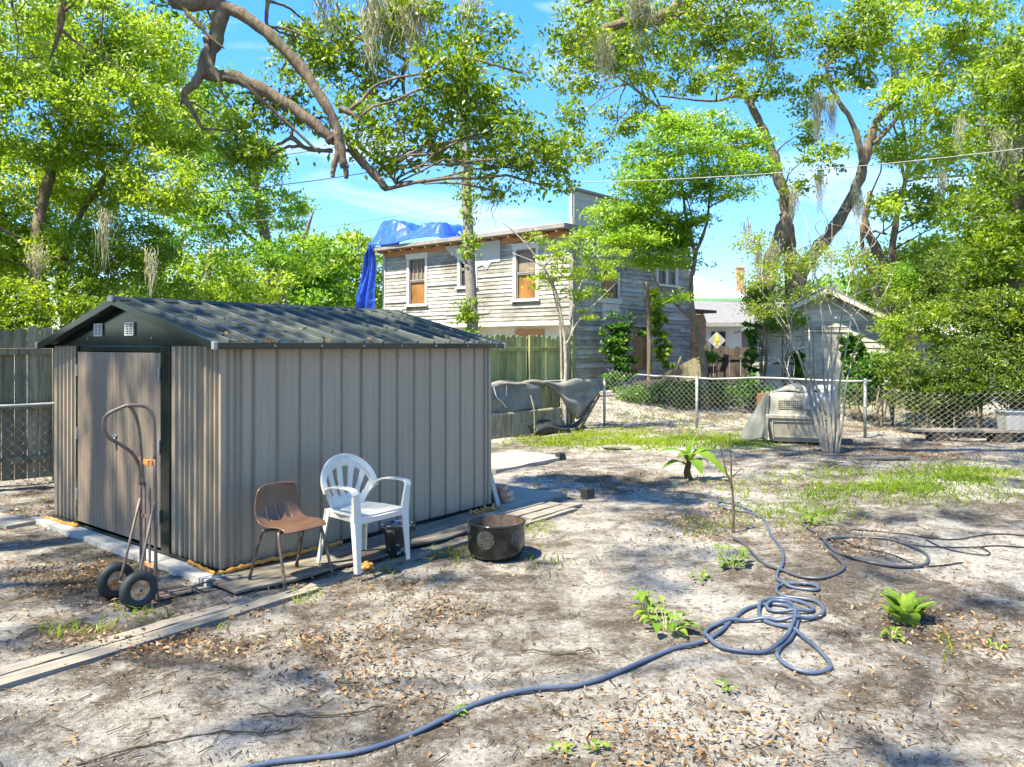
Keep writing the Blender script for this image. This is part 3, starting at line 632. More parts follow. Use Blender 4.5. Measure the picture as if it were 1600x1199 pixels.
# ================================================================ WHITE PLASTIC ARMCHAIR
wc = thing('plastic_armchair', 'white plastic garden armchair with fan slotted back', 'chair', (-1.215, 6.28, ZP), math.atan2(-.62, .80) - math.pi / 2)
th = np.linspace(-100, 100, 53); rim = [(.262 * math.sin(R(a)), -.245 + .11 * (1 - math.cos(R(a))) * 1.0, .605 + .215 * math.cos(R(a))) for a in th]
g_ = []; ns = 17
for i in range(ns):
    t = i / (ns - 1); row = []
    for j, a in enumerate(th):
        s_ = a / 100; b = np.array([.165 * s_, -.185 + .02 * s_ * s_, .425]); rr = np.array(rim[j])
        if abs(s_) > .8: b = b + np.array([.0, 0, .0])
        p = b + (rr - b) * t; p[1] -= .02 * math.sin(t * math.pi); row.append(p)
    g_.append(row)
def skw(i, j):
    t = (i + .5) / (ns - 1)
    k = (j - 3) % 8; e = abs((j + .5) / 52 * 2 - 1)
    return .24 + .10 * e < t < .84 and k in (3, 4, 5, 6) and 5 <= j <= 46 and not (t < .45 and k in (3,))
mb = MB(); mb.grid(g_, skw); mb.build('backrest', M['white_plastic'], wc, smooth=True, solid=.011)
mb = MB(); mb.ribbon([np.array(p) + (0, -.004, 0) for p in rim], np.array([(math.sin(R(a)), .0, math.cos(R(a))) for a in th]), .055, .017); mb.build('back_rim', M['white_plastic'], wc, smooth=False, bevel=.005)
g_ = []
for i in range(12):
    y = -.20 + .44 * i / 11; hw_ = .185 + .055 * min(1, i / 5); row = []
    for j in range(13):
        s_ = -1 + j / 6; row.append((hw_ * s_, y + (.015 * (1 - s_ * s_) if i > 9 else 0), .425 - .012 * (1 - s_ ** 2) * math.sin(i / 11 * math.pi) - (.02 if i == 11 else 0)))
    g_.append(row)
mb = MB(); mb.grid(g_)
mb.beam((-.225, .235, .400), (.225, .235, .400), .014, .055); mb.beam((-.18, -.19, .400), (.18, -.19, .400), .014, .05)
for s_ in (-1, 1): mb.beam((s_ * .19, -.19, .402), (s_ * .238, .235, .402), .012, .05)
mb.build('seat', M['white_plastic'], wc, smooth=False, solid=.012, bevel=.004)
for s_ in (-1, 1):
    ap = spline([(s_ * .252, -.140, .565), (s_ * .268, -.105, .600), (s_ * .276, -.04, .628), (s_ * .282, .07, .640), (s_ * .284, .17, .642), (s_ * .282, .225, .632), (s_ * .276, .248, .600)], 5); m_ = len(ap)
    sd = np.array([[s_, .0, .0]] * m_); mb = MB(); mb.ribbon(ap, sd, np.interp(np.linspace(0, 1, m_), [0, .3, .6, .9, 1], [.04, .045, .062, .065, .06]), .016); mb.build('arm', M['white_plastic'], wc, bevel=.005)
    mb = MB()
    mb.beam((s_ * .276, .242, .615), (s_ * .250, .235, .40), .055, .014, (0, 1, 0), .085, .016); mb.beam((s_ * .250, .235, .42), (s_ * .262, .262, 0), .075, .016, (0, 1, 0), .040, .014)
    mb.beam((s_ * .280, .232, .61), (s_ * .262, .205, .42), .014, .05, (0, 1, 0), .014, .06); mb.beam((s_ * .268, .205, .43), (s_ * .276, .245, 0), .014, .06, (0, 1, 0), .012, .03)
    mb.build('leg', M['white_plastic'], wc, bevel=.004)
    mb = MB(); mb.beam((s_ * .185, -.195, .43), (s_ * .235, -.255, 0), .060, .014, (0, 1, 0), .038, .012); mb.beam((s_ * .20, -.175, .43), (s_ * .25, -.240, 0), .014, .055, (0, 1, 0), .012, .03)
    mb.build('leg', M['white_plastic'], wc, bevel=.004)

# ================================================================ PAIL, FIRE DRUM, POSTS
p_ = G(620, 868, .03)
pa = thing('paint_pail', 'black plastic pail with white paint drips beside the white chair', 'bucket', (p_[0], p_[1] + .08, .035))
mb = MB(); mb.lathe([(0, .0), (.098, .0), (.102, .006), (.125, .20), (.128, .235), (.124, .235), (.12, .20), (.11, .10)], 40); mb.build('pail_body', M['paint_pail'], pa, smooth=False)
mb = MB(); mb.lathe([(.128, .222), (.146, .224), (.148, .238), (.138, .246), (.126, .240), (.118, .228), (.06, .226), (0, .226)], 40); mb.build('lid', M['pail_lid'], pa)
for s_ in (-1, 1):
    mb = MB(); mb.box((s_ * .140, 0, .205), (.022, .035, .03)); mb.build('ear', M['paint_pail'], pa, bevel=.004)
mb = MB(); mb.tube([(.145 * math.cos(a), .02 + .13 * math.sin(a), .205 - .03 * math.sin(a)) for a in np.linspace(0, math.pi, 20)], .0025, 6); mb.build('handle', M['galv'], pa)
p_ = G(776, 872, 0)
fd = thing('fire_drum', 'round black perforated steel drum standing open on the sand', 'fire pit', (p_[0] * 1.03, 6.62, -.005), .3)
r_ = .245; Hd = .310
mb = MB(); mb.lathe([(0, .012), (.18, .012), (.205, .02), (.228, .05), (r_, .085), (r_, Hd - .03), (r_ + .004, Hd - .012), (r_ + .008, Hd), (r_ - .004, Hd + .004), (r_ - .012, Hd)], 64); mb.build('drum_body', M['black'], fd, smooth=True)
mb = MB(); mb.lathe([(r_ - .012, Hd), (r_ - .014, .09), (.21, .04), (0, .03)], 64); mb.build('drum_lining', M['soot'], fd, smooth=True)
for inner, angs in ((False, (R(-128), R(-58), R(10), R(80), R(150))), (True, (R(42), R(85), R(130)))):
    for a0 in angs:
        mb = MB(); rr = r_ + .0015 if not inner else r_ - .0155
        for ring in range(1, 9):
            n_ = ring * 6
            for k in range(n_):
                if rng.uniform() < .12: continue
                a = 2 * math.pi * k / n_ + ring * .4; du, dz = ring * .0092 * math.cos(a), ring * .0092 * math.sin(a)
                th_ = a0 + du / rr; c = np.array([rr * math.cos(th_), rr * math.sin(th_), (.20 if not inner else .255) + dz]); tx = np.array([-math.sin(th_), math.cos(th_), 0]) * .0025; tz = np.array([0, 0, .0025])
                mb.add([c + tx, c + tz, c - tx, c - tz], [(0, 1, 2, 3)])
        mb.build('perforation_pattern', M['grey_dots'], fd)
for px, py, w, h, lab in ((876, 720, .115, .13, 'short dark square post stub nearer the fence'), (919, 781, .12, .14, 'short dark square post stub nearer the camera')):
    p_ = G(px, py); mb = MB(); mb.box((0, 0, h / 2 - .02), (w, w, h)); mb.box((0, 0, h - .016), (w * .8, w * .8, .01)); o = mb.build('post_stub', M['rubber'], None, bevel=.006)
    o.location = (p_[0], p_[1] + .06, 0); o.rotation_euler = (0, 0, .6); tag(o, lab, 'post', 'dark post stubs in the yard')

# ================================================================ HOSES AND CABLES
def c4(pts): return [(1060 + a / 3.2, 720 + b / 3.2) for a, b in pts]
def ground_run(pix, r, name, label, cat, mat, k=8, lift=.026):
    pts = np.array([GG(*p) for p in pix]); p = spline(pts, k)
    d = np.concatenate([[0], np.cumsum(np.linalg.norm(np.diff(p, axis=0), axis=1))]); n = int(d[-1] / .03); u = np.linspace(0, d[-1], n)
    p = np.stack([np.interp(u, d, p[:, i]) for i in range(3)], 1); z = gz(p[:, 0], p[:, 1]) + r + .004
    for i in range(n):
        j = i - int(.25 / .03)
        if j > 0:
            dd = np.linalg.norm(p[:j, :2] - p[i, :2], axis=1); m_ = dd.argmin()
            if dd[m_] < .05: z[i] = max(z[i], z[m_] + 2 * r * (1 - (dd[m_] / .05) ** 2) + 0)
    kz = np.array([1, 2, 3, 2, 1]) / 9; z = np.convolve(np.pad(z, 2, 'edge'), kz, 'valid'); p[:, 2] = z
    mb = MB(); mb.tube(p, r, 10); return tag(mb.build(name, mat, None, smooth=True), label, cat)
ground_run([(330, 1225), (410, 1202), (480, 1190), (560, 1178), (640, 1155), (700, 1130), (760, 1105), (830, 1085), (900, 1075), (960, 1055), (1010, 1035), (1060, 1015)] +
    c4([(130, 905), (210, 850), (270, 800), (340, 755), (430, 740), (520, 748), (575, 770), (560, 790), (470, 782), (448, 765), (500, 735), (600, 740), (670, 765), (655, 785), (560, 790)][:6]) +
    c4([(560, 752), (580, 770), (560, 785), (480, 782), (440, 765), (460, 740), (560, 720), (640, 745), (668, 770), (630, 785), (540, 775)][:0]) +
    c4([(580, 775), (600, 800), (590, 850), (560, 900), (510, 940), (495, 985), (560, 1030), (660, 1052), (750, 1035), (755, 1000), (700, 945), (620, 895), (540, 855), (450, 828), (405, 790), (410, 740), (450, 712), (520, 712), (610, 735), (670, 765), (655, 785), (560, 785), (470, 775), (440, 755), (480, 738), (545, 748), (582, 790), (575, 850), (530, 915), (450, 962), (340, 968), (220, 942), (145, 890), (138, 850), (190, 820), (300, 808), (450, 818), (560, 830), (650, 820), (715, 795), (722, 762), (680, 728), (600, 712), (525, 700), (492, 670), (500, 640), (560, 628), (640, 632), (695, 650), (690, 668), (620, 660), (540, 640), (495, 605), (495, 575), (518, 545), (524, 500), (500, 430), (462, 370), (432, 310), (395, 290), (340, 265), (240, 255), (198, 240), (208, 224), (260, 226), (320, 240), (365, 258)]),
    .0125, 'garden_hose', 'thick slate blue hose looping in the sand and running to the bottom edge', 'hose', M['hose_blue'])
ground_run(c4([(275, 403), (330, 430), (380, 490), (440, 540), (520, 565), (620, 600), (720, 612), (800, 595), (828, 565), (800, 520), (750, 470), (728, 435), (745, 408), (850, 400), (1000, 410), (1120, 435), (1220, 470), (1248, 500), (1220, 530), (1100, 548), (960, 540), (850, 505), (780, 470), (735, 430), (690, 380), (640, 345), (622, 315), (650, 297), (715, 297), (730, 310)]),
    .0125, 'garden_hose', 'dark grey hose with one wide oval loop behind the sapling', 'hose', M['hose_dark'])
ground_run(c4([(860, 355), (980, 358), (1100, 372), (1250, 386), (1400, 384), (1500, 372), (1620, 366), (1800, 372)]), .006, 'black_cable', 'thin black cable running to the right edge above the other cable', 'cable', M['cable'])
ground_run(c4([(1800, 425), (1600, 416), (1480, 424), (1370, 430), (1230, 440), (1140, 432), (1080, 405)]), .006, 'black_cable', 'lower thin black cable starting inside the wide dark hose loop', 'cable', M['cable'])
ground_run(c4([(1420, 518), (1300, 530), (1190, 525), (1080, 490), (960, 462), (880, 440), (830, 412)]), .006, 'black_cable', 'short thin black cable crossing inside the dark hose loop', 'cable', M['cable'])
ground_run(c4([(1240, 400), (1330, 440), (1440, 465), (1530, 472), (1558, 455), (1520, 430), (1470, 425)]), .006, 'black_cable', 'thin black cable curling into a small hook at right', 'cable', M['cable'])

# ================================================================ DOG CRATE AND ITS COVERS
ca = math.atan2(-.33, .94); cr_p = np.array([5.42, 14.55, 0.])
dc = thing('dog_crate', 'large dirty beige plastic dog crate behind the crape myrtle', 'pet crate', (cr_p[0], cr_p[1], .02), ca)   # local x = length, -y faces the camera
def loft(mb, secs, cap0=False, cap1=True, n=1):
    V = []
    for hx_, hy_, z, b in secs:
        q = []
        for sx, sy in ((-1, -1), (1, -1), (1, 1), (-1, 1)):
            c = np.array([sx * (hx_ - b), sy * (hy_ - b)])
            for a in np.linspace(0, math.pi / 2, 4):
                a0 = {(-1, -1): math.pi, (1, -1): 1.5 * math.pi, (1, 1): 0, (-1, 1): .5 * math.pi}[(sx, sy)] + a
                q.append((c[0] + b * math.cos(a0), c[1] + b * math.sin(a0), z))
        V += q
    m_ = 16; fs = [(i * m_ + j, i * m_ + (j + 1) % m_, (i + 1) * m_ + (j + 1) % m_, (i + 1) * m_ + j) for i in range(len(secs) - 1) for j in range(m_)]
    if cap1: fs.append(tuple(range((len(secs) - 1) * m_, len(secs) * m_)))
    if cap0: fs.append(tuple(range(m_))[::-1])
    mb.add(V, fs)
mb = MB(); loft(mb, [(.53, .32, 0, .05), (.56, .34, .05, .06), (.605, .385, .43, .06), (.64, .415, .435, .06), (.64, .415, .47, .06)], True, False); mb.build('lower_shell', M['crate'], dc, bevel=.008)
mb = MB(); loft(mb, [(.64, .415, .473, .06), (.64, .415, .50, .06), (.61, .385, .505, .06), (.565, .33, .84, .06), (.54, .30, .90, .07), (.47, .24, .915, .07)]); us = mb.build('upper_shell', M['crate'], dc, bevel=.008)
def on_side(a, z, d=0):                             # point on the sloping long side of the upper shell
    t = (z - .505) / (.84 - .505); return np.array([a, -(.385 + (.33 - .385) * t) - d, z])
mb = MB(); mb.add([on_side(-.40, .62, .004), on_side(.10, .62, .004), on_side(.10, .76, .004), on_side(-.40, .76, .004)], [(0, 1, 2, 3)]); vg = mb.build('side_vent', M['rubber'], us)
mb = MB()
for k in range(17): a = -.40 + .5 * k / 16; mb.beam(on_side(a, .615, .010), on_side(a, .765, .010), .010, .010)
for z in (.615, .655, .69, .727, .765): mb.beam(on_side(-.405, z, .009), on_side(.105, z, .009), .012, .009)
mb.build('vent_bars', M['crate'], vg)
for y0, y1, z0, z1 in ((-.36, -.50, .12, .36),):
    for a0, a1 in ((-.50, .46),):
        mb = MB(); pts = [(-.48, .10), (.48, .10), (.50, .38), (-.50, .38)]
        f2 = lambda a, z: np.array([a, -(.345 + .040 * z / .43) - .008, z])
        for i in range(4): mb.beam(f2(*pts[i]), f2(*pts[(i + 1) % 4]), .016, .012)
        mb.build('moulded_rib', M['crate'], dc, bevel=.003)
mb = MB(); mb.box((.625, 0, .45), (.02, .52, .62)); dd_ = mb.build('dark_door_plate', M['rubber'], dc)  # black plate stands in for the shade inside the crate
mb = MB()
for k in range(9): mb.tube([(.642, -.24 + .06 * k, .15), (.642, -.24 + .06 * k, .75)], .004, 6)
for k in range(5): mb.tube([(.644, -.25, .16 + .145 * k), (.644, .25, .16 + .145 * k)], .004, 6)
mb.build('wire_door', M['galv'], dd_)
def cloth(name, label, cat, fn, nu, nv, mat, parent_loc=None, rz=0, solid=.006, crumple=.02):
    g_ = np.zeros((nu, nv, 3))
    for i in range(nu):
        for j in range(nv): g_[i, j] = fn(i / (nu - 1), j / (nv - 1))
    U, W_ = np.meshgrid(np.linspace(0, 1, nv), np.linspace(0, 1, nu))
    for k in range(7):
        a, b, c = rng.uniform(-14, 14), rng.uniform(-14, 14), rng.uniform(0, 6); dv = rng.normal(size=3)
        g_ += (np.sin(a * U + b * W_ + c) * crumple / 3)[..., None] * dv
    mb = MB(); mb.grid(g_); o = mb.build(name, mat, None, smooth=True, solid=solid)
    if parent_loc is not None: o.location = parent_loc; o.rotation_euler = (0, 0, rz)
    return tag(o, label, cat)
cl = (cr_p[0], cr_p[1], .02)
cloth('crate_cover', 'grey tarpaulin hanging down the left end of the dog crate', 'tarpaulin',
    lambda u, v: (-.55 - (.10 + .36 * u) * v - .05 * u, -.36 - .14 * u + .16 * v + .04 * math.sin(v * 14) * u, .93 - .91 * u - .05 * v * (1 - u)), 22, 14, M['tarp_grey'], cl, ca, crumple=.035)
cloth('crate_roof_cover', 'dark grey tarpaulin bunched on top of the dog crate', 'tarpaulin',
    lambda u, v: (-.50 + .82 * u, -.28 + .56 * v, .930 + .12 * math.sin(u * 3.1) ** 1.0 * math.sin(v * 3.1)), 20, 14, M['tarp_grey'], cl, ca, crumple=.028)
cloth('plastic_sheet', 'pale grey plastic sheet draped over the front right top of the crate', 'plastic sheet',
    lambda u, v: (.02 + .56 * u, (-.46 - .05 * math.sin(u * 9)) if v < .45 else (-.42 + (v - .45) * 1.1), (.60 + .34 * v / .45 + .03 * math.sin(u * 13)) if v < .45 else .965 + .05 * math.sin(u * 5 + v * 4)), 24, 20, M['bag'], cl, ca, crumple=.03)
mb = MB(); mb.box((0, 0, .24), (.25, .012, .46), Matrix.Rotation(.18, 3, 'X')); o = mb.build('cardboard_sheet', M['cardboard'], None, bevel=.002); o.location = (cr_p[0] - .60, cr_p[1] + .32, .42); o.rotation_euler = (0, 0, ca + .25)
tag(o, 'brown cardboard piece sticking out behind the left end of the crate', 'cardboard')

# board on sand, plank bench, tote
def pix_board(name, label, a, b, w, th, mat, z=.0, cat='board'):
    A = G(*a, z); B = G(*b, z); mb = MB(); d = B - A; L_ = np.linalg.norm(d); wavy_board(mb, L_, w, th, .003, 14)
    o = mb.build(name, mat, None); o.location = tuple(A); o.rotation_euler = (0, 0, math.atan2(d[1], d[0])); return tag(o, label, cat)
pix_board('loose_board', 'thin loose board on the sand right of the crape myrtle', (1330, 718), (1418, 716), .16, .03, M['timber_grey_x'])
pix_board('bark_scrap', 'small grey board scrap in the thin grass near the square posts', (942, 699), (985, 700), .22, .025, M['timber_grey_x'])
pix_board('wood_scrap', 'short brown board scrap near the end of the left fence', (905, 671), (932, 675), .12, .03, M['timber_grey_x'])
bench = thing('plank_bench', 'long low bench of brown planks on blocks behind the wire fence at right', 'bench', (7.8, 14.6, 0), -.10)
mb = MB(); wavy_board(mb, 3.4, .16, .04, .003); o = mb.build('plank', M['timber_grey_x'], bench); o.location = (-.35, -.10, .19)
mb = MB(); wavy_board(mb, 3.3, .16, .04, .003); o = mb.build('plank', M['timber_grey_x'], bench); o.location = (-.25, .08, .19)
for x in (.2, 1.3, 2.6):
    mb = MB(); mb.box((x, 0, .09), (.30, .34, .20)); mb.build('block', M['picket_dark'], bench, bevel=.01)
mb = MB(); mb.box((.9, -.02, .165), (2.3, .10, .05)); mb.build('bearer', M['picket_dark'], bench)
tt = thing('storage_tote', 'open grey plastic tote standing on the plank bench at the right edge', 'plastic tote', (9.45, 14.45, .235), -.1)
mb = MB(); loft(mb, [(.30, .19, 0, .04), (.335, .215, .33, .04), (.36, .235, .335, .04), (.36, .235, .36, .04), (.345, .22, .36, .04), (.325, .205, .335, .04), (.29, .18, .02, .04)], True, True); mb.build('tub', M['tote'], tt, bevel=.004)
#@@PART3
# ================================================================ FENCES
L0 = np.array([-.16, 15.3]); LD = np.array([.751, .661]); LN = np.array([-.661, .751])
def lp(s_, off=0, z=0): p = L0 + LD * s_ + LN * off; return np.array([p[0], p[1], z])
def pickets(name, label, A, B, h, mat, railz, posts=(), z0=.04, rail_off=-.03, sag=0, pw=.14, jit=.02, group=None, face=-1):
    A = np.array(A, float); B = np.array(B, float); L_ = np.linalg.norm((B - A)[:2]); a_ = math.atan2(B[1] - A[1], B[0] - A[0])
    root = thing(name, label, 'wooden fence', (A[0], A[1], 0), a_, group); mb = MB(); n = int(L_ / (pw + .004))
    for i in range(n):
        x = (i + .5) * (pw + .004); w = pw / 2 - rng.uniform(0, .004); t = h + rng.normal() * jit; zb = A[2] + (B[2] - A[2]) * i / n + z0; y = rng.normal() * .004; e = .03; tl = rng.normal() * .006
        V = [(x - w, y, zb), (x + w, y, zb), (x + w + tl, y, zb + t - e), (x + w - e + tl, y, zb + t), (x - w + e + tl, y, zb + t), (x - w + tl, y, zb + t - e)]
        V += [(a, b + .016, c) for a, b, c in V]; mb.add(V, [(0, 1, 2, 3, 4, 5), (11, 10, 9, 8, 7, 6)] + [(k, (k + 1) % 6, (k + 1) % 6 + 6, k + 6) for k in range(6)])
    mb.build('pickets', mat, root)
    for z in railz:
        mb = MB(); mb.beam((0, -.028, z + A[2]), (L_, -.028, z + B[2] + .0), .04, .085); mb.build('rail', mat, root, bevel=.004)
    for x in posts:
        mb = MB(); mb.box((x, -.075, h / 2 + .02), (.09, .05, h + .06)); mb.build('post', mat, root, bevel=.005)
    return root
pickets('picket_fence', 'tall mossy grey wooden fence at the left edge behind the wire fence', lp(-14.5, .32), lp(-5.2, .32), 1.97, M['picket'], (1.72, 1.0, .3), (2.0, 4.4, 6.8))
pickets('picket_fence', 'tall algae green wooden fence between the shed and the grey house', lp(-5.15, .32), lp(2.35, .32), 1.96, M['picket_green'], (1.72, .98, .3), (1.2, 3.6, 6.1, 7.35))

def chain(name, label, A, B, h, w=.060, wr=.0031, rail=(0, 1), posts=(), sagf=None, rail_mat='galv', post_h=None, drape=0):
    A = np.array(A, float); B = np.array(B, float); L_ = np.linalg.norm((B - A)[:2]); a_ = math.atan2(B[1] - A[1], B[0] - A[0])
    root = thing(name, label, 'chain link fence', (A[0], A[1], 0), a_); mb = MB(); n = int(L_ / w); m = int(h / w) + 1
    zz = np.arange(m) * w
    sg = np.array([sagf(i * w / L_) if sagf else 0 for i in range(n + 2)])
    for i in range(n):
        tog = (np.arange(m) + i) % 2; x = i * w + np.where(tog == 0, 0, w) + 0; x = x - w / 2
        t = zz / zz[-1]; s_ = sg[i] * t
        yy = np.sin(i * .21) * .02 * drape * t + np.where(tog == 0, -wr, wr) + (sg[i] * .8 * t if drape else 0)
        g0 = float(gz(A[0] + (B[0] - A[0]) * i * w / L_, A[1] + (B[1] - A[1]) * i * w / L_))
        p = np.stack([x + wr * (tog * 2 - 1), yy, zz + .03 - s_ + g0], 1)
        mb.tube(p, wr, 3)
        mb.tube([(p[-1][0] - .012, p[-1][1], p[-1][2] + .025), p[-1], (p[-1][0] + .012, p[-1][1], p[-1][2] + .02)], wr * .8, 3)
    mb.build('wire_mesh', M['wire'], root)
    if rail:
        mb = MB(); xs_ = np.linspace(rail[0] * L_, rail[1] * L_, 12); mb.tube([(x, -.012, h - .01 + .006 * math.sin(x * 2) + float(gz(A[0] + (B[0] - A[0]) * x / L_, A[1] + (B[1] - A[1]) * x / L_))) for x in xs_], .021, 10); mb.build('top_rail', M[rail_mat], root, smooth=True)
    for x in posts:
        g0 = float(gz(A[0] + (B[0] - A[0]) * x / L_, A[1] + (B[1] - A[1]) * x / L_)); ph = (post_h or h) + .0
        mb = MB(); mb.tube([(x, -.05, g0 - .05), (x, -.05, g0 + ph - .01)], .030, 12); po = mb.build('post', M['galv'], root, smooth=True)
        mb = MB(); mb.lathe([(.034, 0), (.034, .02), (.026, .035), (.0, .04)], 12, (x, -.05, g0 + ph - .012)); mb.build('post_cap', M['galv'], po, smooth=True)
        mb = MB()
        for z in (.25, .6, .9): mb.lathe([(.033, -.012), (.037, 0), (.033, .012)], 12, (x, -.05, g0 + z))
        mb.build('tie_band', M['galv'], po)
    return root
chain('chain_link_fence', 'old wire mesh fence before the mossy wooden fence, left of and behind the shed', lp(-14.5), lp(2.95), 1.06, posts=(.4, 3.2, 6.0, 8.9, 11.6, 14.5, 16.1, 17.4))
CA = np.array([2.30, 18.35]); CB = np.array([6.84, 15.0]); CD = (CB - CA) / np.linalg.norm(CB - CA); LC = np.linalg.norm(CB - CA)
chain('chain_link_fence', 'wire mesh fence with a straight top rail behind the dog crate', (CA[0], CA[1], 0), (CB[0], CB[1], 0), 1.12, rail=(.13, 1.02), posts=(np.linalg.norm(np.array([4.19, 17.2]) - CA), LC))
e2 = CB + CD * 6.5
chain('chain_link_fence', 'sagging wire mesh without top rail running to the right edge', (CB[0], CB[1], 0), (e2[0], e2[1], 0), 1.10, rail=None, sagf=lambda t: .10 + .22 * t ** .7 + .05 * math.sin(t * 11), drape=1)
# rag boards and mesh cloth hung on the left fence
def on_line(u0, u1, z0, z1, off=-.07):
    return lambda u, v: tuple(lp(u0 + (u1 - u0) * u, off - .02 * math.sin(u * 20 + v * 3), z0 + (z1 - z0) * v + .015 * math.sin(u * 9)))
cloth('wood_strip', 'warped whitish wooden strip lying along the rail of the left fence', 'wood strip', lambda u, v: tuple(lp(-1.9 + 3.0 * u, -.06 + .09 * v, 1.07 + .015 * math.sin(v * 3.14) + .02 * math.sin(u * 23) - (.06 if v < .1 else 0))), 60, 8, M['timber_grey_x'], crumple=.02)
def m_screen():
    m, t, o = newmat('grey_mesh_screen'); tr = N(t, 'ShaderNodeBsdfTransparent'); b = N(t, 'ShaderNodeBsdfPrincipled')
    v = coords(t, (1, 1, 1)); c = ramp(t, noise(t, 3, 5, v), [(.3, (.14, .15, .135)), (.7, (.26, .27, .245))]); t.links.new(c, b.inputs['Base Color']); b.inputs['Roughness'].default_value = .8
    f = ramp(t, noise(t, 2.2, 4, v), [(.3, .62), (.7, .90)])
    m_ = N(t, 'ShaderNodeMixShader'); t.links.new(f, m_.inputs[0]); t.links.new(tr.outputs[0], m_.inputs[1]); t.links.new(b.outputs[0], m_.inputs[2]); t.links.new(m_.outputs[0], o.inputs[0]); return m
M['screen'] = m_screen()
cloth('mesh_screen', 'long torn grey mesh screen hanging on the left fence', 'mesh screen', on_line(-2.2, .95, .48, 1.04), 40, 12, M['screen'], crumple=.012, solid=.003)
cloth('lower_panel', 'stained grey sheet standing low along the left fence behind the mesh', 'sheet', on_line(-2.2, 1.5, .0, .50, -.10), 40, 10, M['picket'], crumple=.02, solid=.008)
cloth('mesh_screen', 'triangular grey mesh screen hanging in a point at the end of the left fence', 'mesh screen', lambda u, v: tuple(lp(.95 + 1.75 * u, -.12 - .10 * math.sin(v * 3) * (1 - abs(2 * u - 1)), 1.05 - (1.0 - .86 * abs(2 * u - 1.15)) * v * .86)), 26, 16, M['screen'], crumple=.05, solid=.003)
cloth('mesh_screen', 'dark bunched mesh screen on the ground at the foot of the left fence', 'mesh screen', lambda u, v: tuple(lp(.6 + 1.5 * u, -.25 + .20 * v, .02 + .22 * math.sin(v * 3.1) * (.6 + .4 * math.sin(u * 7)))), 26, 12, M['rubber'], crumple=.06, solid=.004)
mb = MB(); mb.beam(lp(1.85, -.22, .03), lp(2.62, -.10, .74), .13, .10); mb.build('leaning_log', M['bark'], None, bevel=.02); tag(bpy.data.objects['leaning_log'], 'short mossy log leaning on the last post of the left fence', 'log')
mb = MB(); mb.tube(spline([lp(.62, -.22, 0), lp(.66, -.16, .5), lp(.62, -.1, .8)], 4), .012, 6); tag(mb.build('stick', M['bark_pale'], None), 'pale thin stick leaning on the left fence', 'stick')
mb = MB(); mb.tube(spline([lp(-.35, -.10, 1.0), lp(-.30, -.14, .80), lp(-.12, -.13, .66), lp(-.05, -.12, .58)], 5), .014, 6); tag(mb.build('pale_strap', M['bag'], None), 'pale crooked strap hanging from the left fence rail', 'strap')

# ================================================================ GREY HOUSE (local: x along right side, y along left front)
HO = np.array([1.70, 21.7]); HX = np.array([.658, .752]); HY_ = np.array([-.752, .658])
def onface(px, py, O, E):
    q_ = (px - CX) / F; a = (q_ * O[1] - O[0]) / (E[0] - q_ * E[1]); D = O[1] + a * E[1]; return a, CZ - (py - HY) / F * D
fl = lambda px, py: onface(px, py, HO, HY_); fr_ = lambda px, py: onface(px, py, HO, HX)
house = thing('wooden_house', 'weathered grey two storey clapboard house with blue tarpaulin on its roof', 'house', (HO[0], HO[1], 0), math.atan2(.752, .658))
plL = lambda a, z, d: (-d, a, z)
plR = lambda a, z, d: (a, -d, z)
def pbox(mb, pl_, a0, a1, z0, z1, d0, d1):
    mb.hexa(np.array([pl_(a, z, d) for a in (a0, a1) for z in (z0, z1) for d in (d0, d1)]))
def clap(mb, pl_, a0, a1, z0, z1, holes=(), ex=.12, top=None, rough=1.0):
    z = z0
    while z < z1 - .02:
        ze = min(z + ex, z1); a = a0; cuts = []
        aa1 = a1 if top is None else min(a1, top(z))
        iv = [(a0, aa1)]
        for h0, h1, hz0, hz1 in holes:
            if ze > hz0 + .02 and z < hz1 - .02:
                nv_ = []
                for i0, i1 in iv:
                    if h1 <= i0 or h0 >= i1: nv_.append((i0, i1))
                    else:
                        if h0 > i0: nv_.append((i0, h0))
                        if h1 < i1: nv_.append((h1, i1))
                iv = nv_
        for i0, i1 in iv:
            p = i0
            while p < i1 - .02:
                e = min(i1, p + rng.uniform(1.2, 3.6))
                if i1 - e < .4: e = i1
                t0, t1 = rng.normal(size=2) * .004 * rough; lo = .026 + abs(rng.normal()) * .005 * rough; hi = .009
                if rng.uniform() < .12 * rough: lo += .02
                mb.hexa(np.array([pl_(p + .002, z + t0, .0), pl_(p + .002, z + t0, lo), pl_(p + .002, ze + .006 + t0, .0), pl_(p + .002, ze + .006 + t0, hi), pl_(e - .002, z + t1, .0), pl_(e - .002, z + t1, lo), pl_(e - .002, ze + .006 + t1, 0), pl_(e - .002, ze + .006 + t1, hi)]))
                p = e
        z = ze
def rect(fn, x0, y0, x1, y1):
    a, zt = fn(x0, y0); b, zt2 = fn(x1, y0); _, zb = fn(x0, y1); _, zb2 = fn(x1, y1); return min(a, b), max(a, b), (zb + zb2) / 2, (zt + zt2) / 2
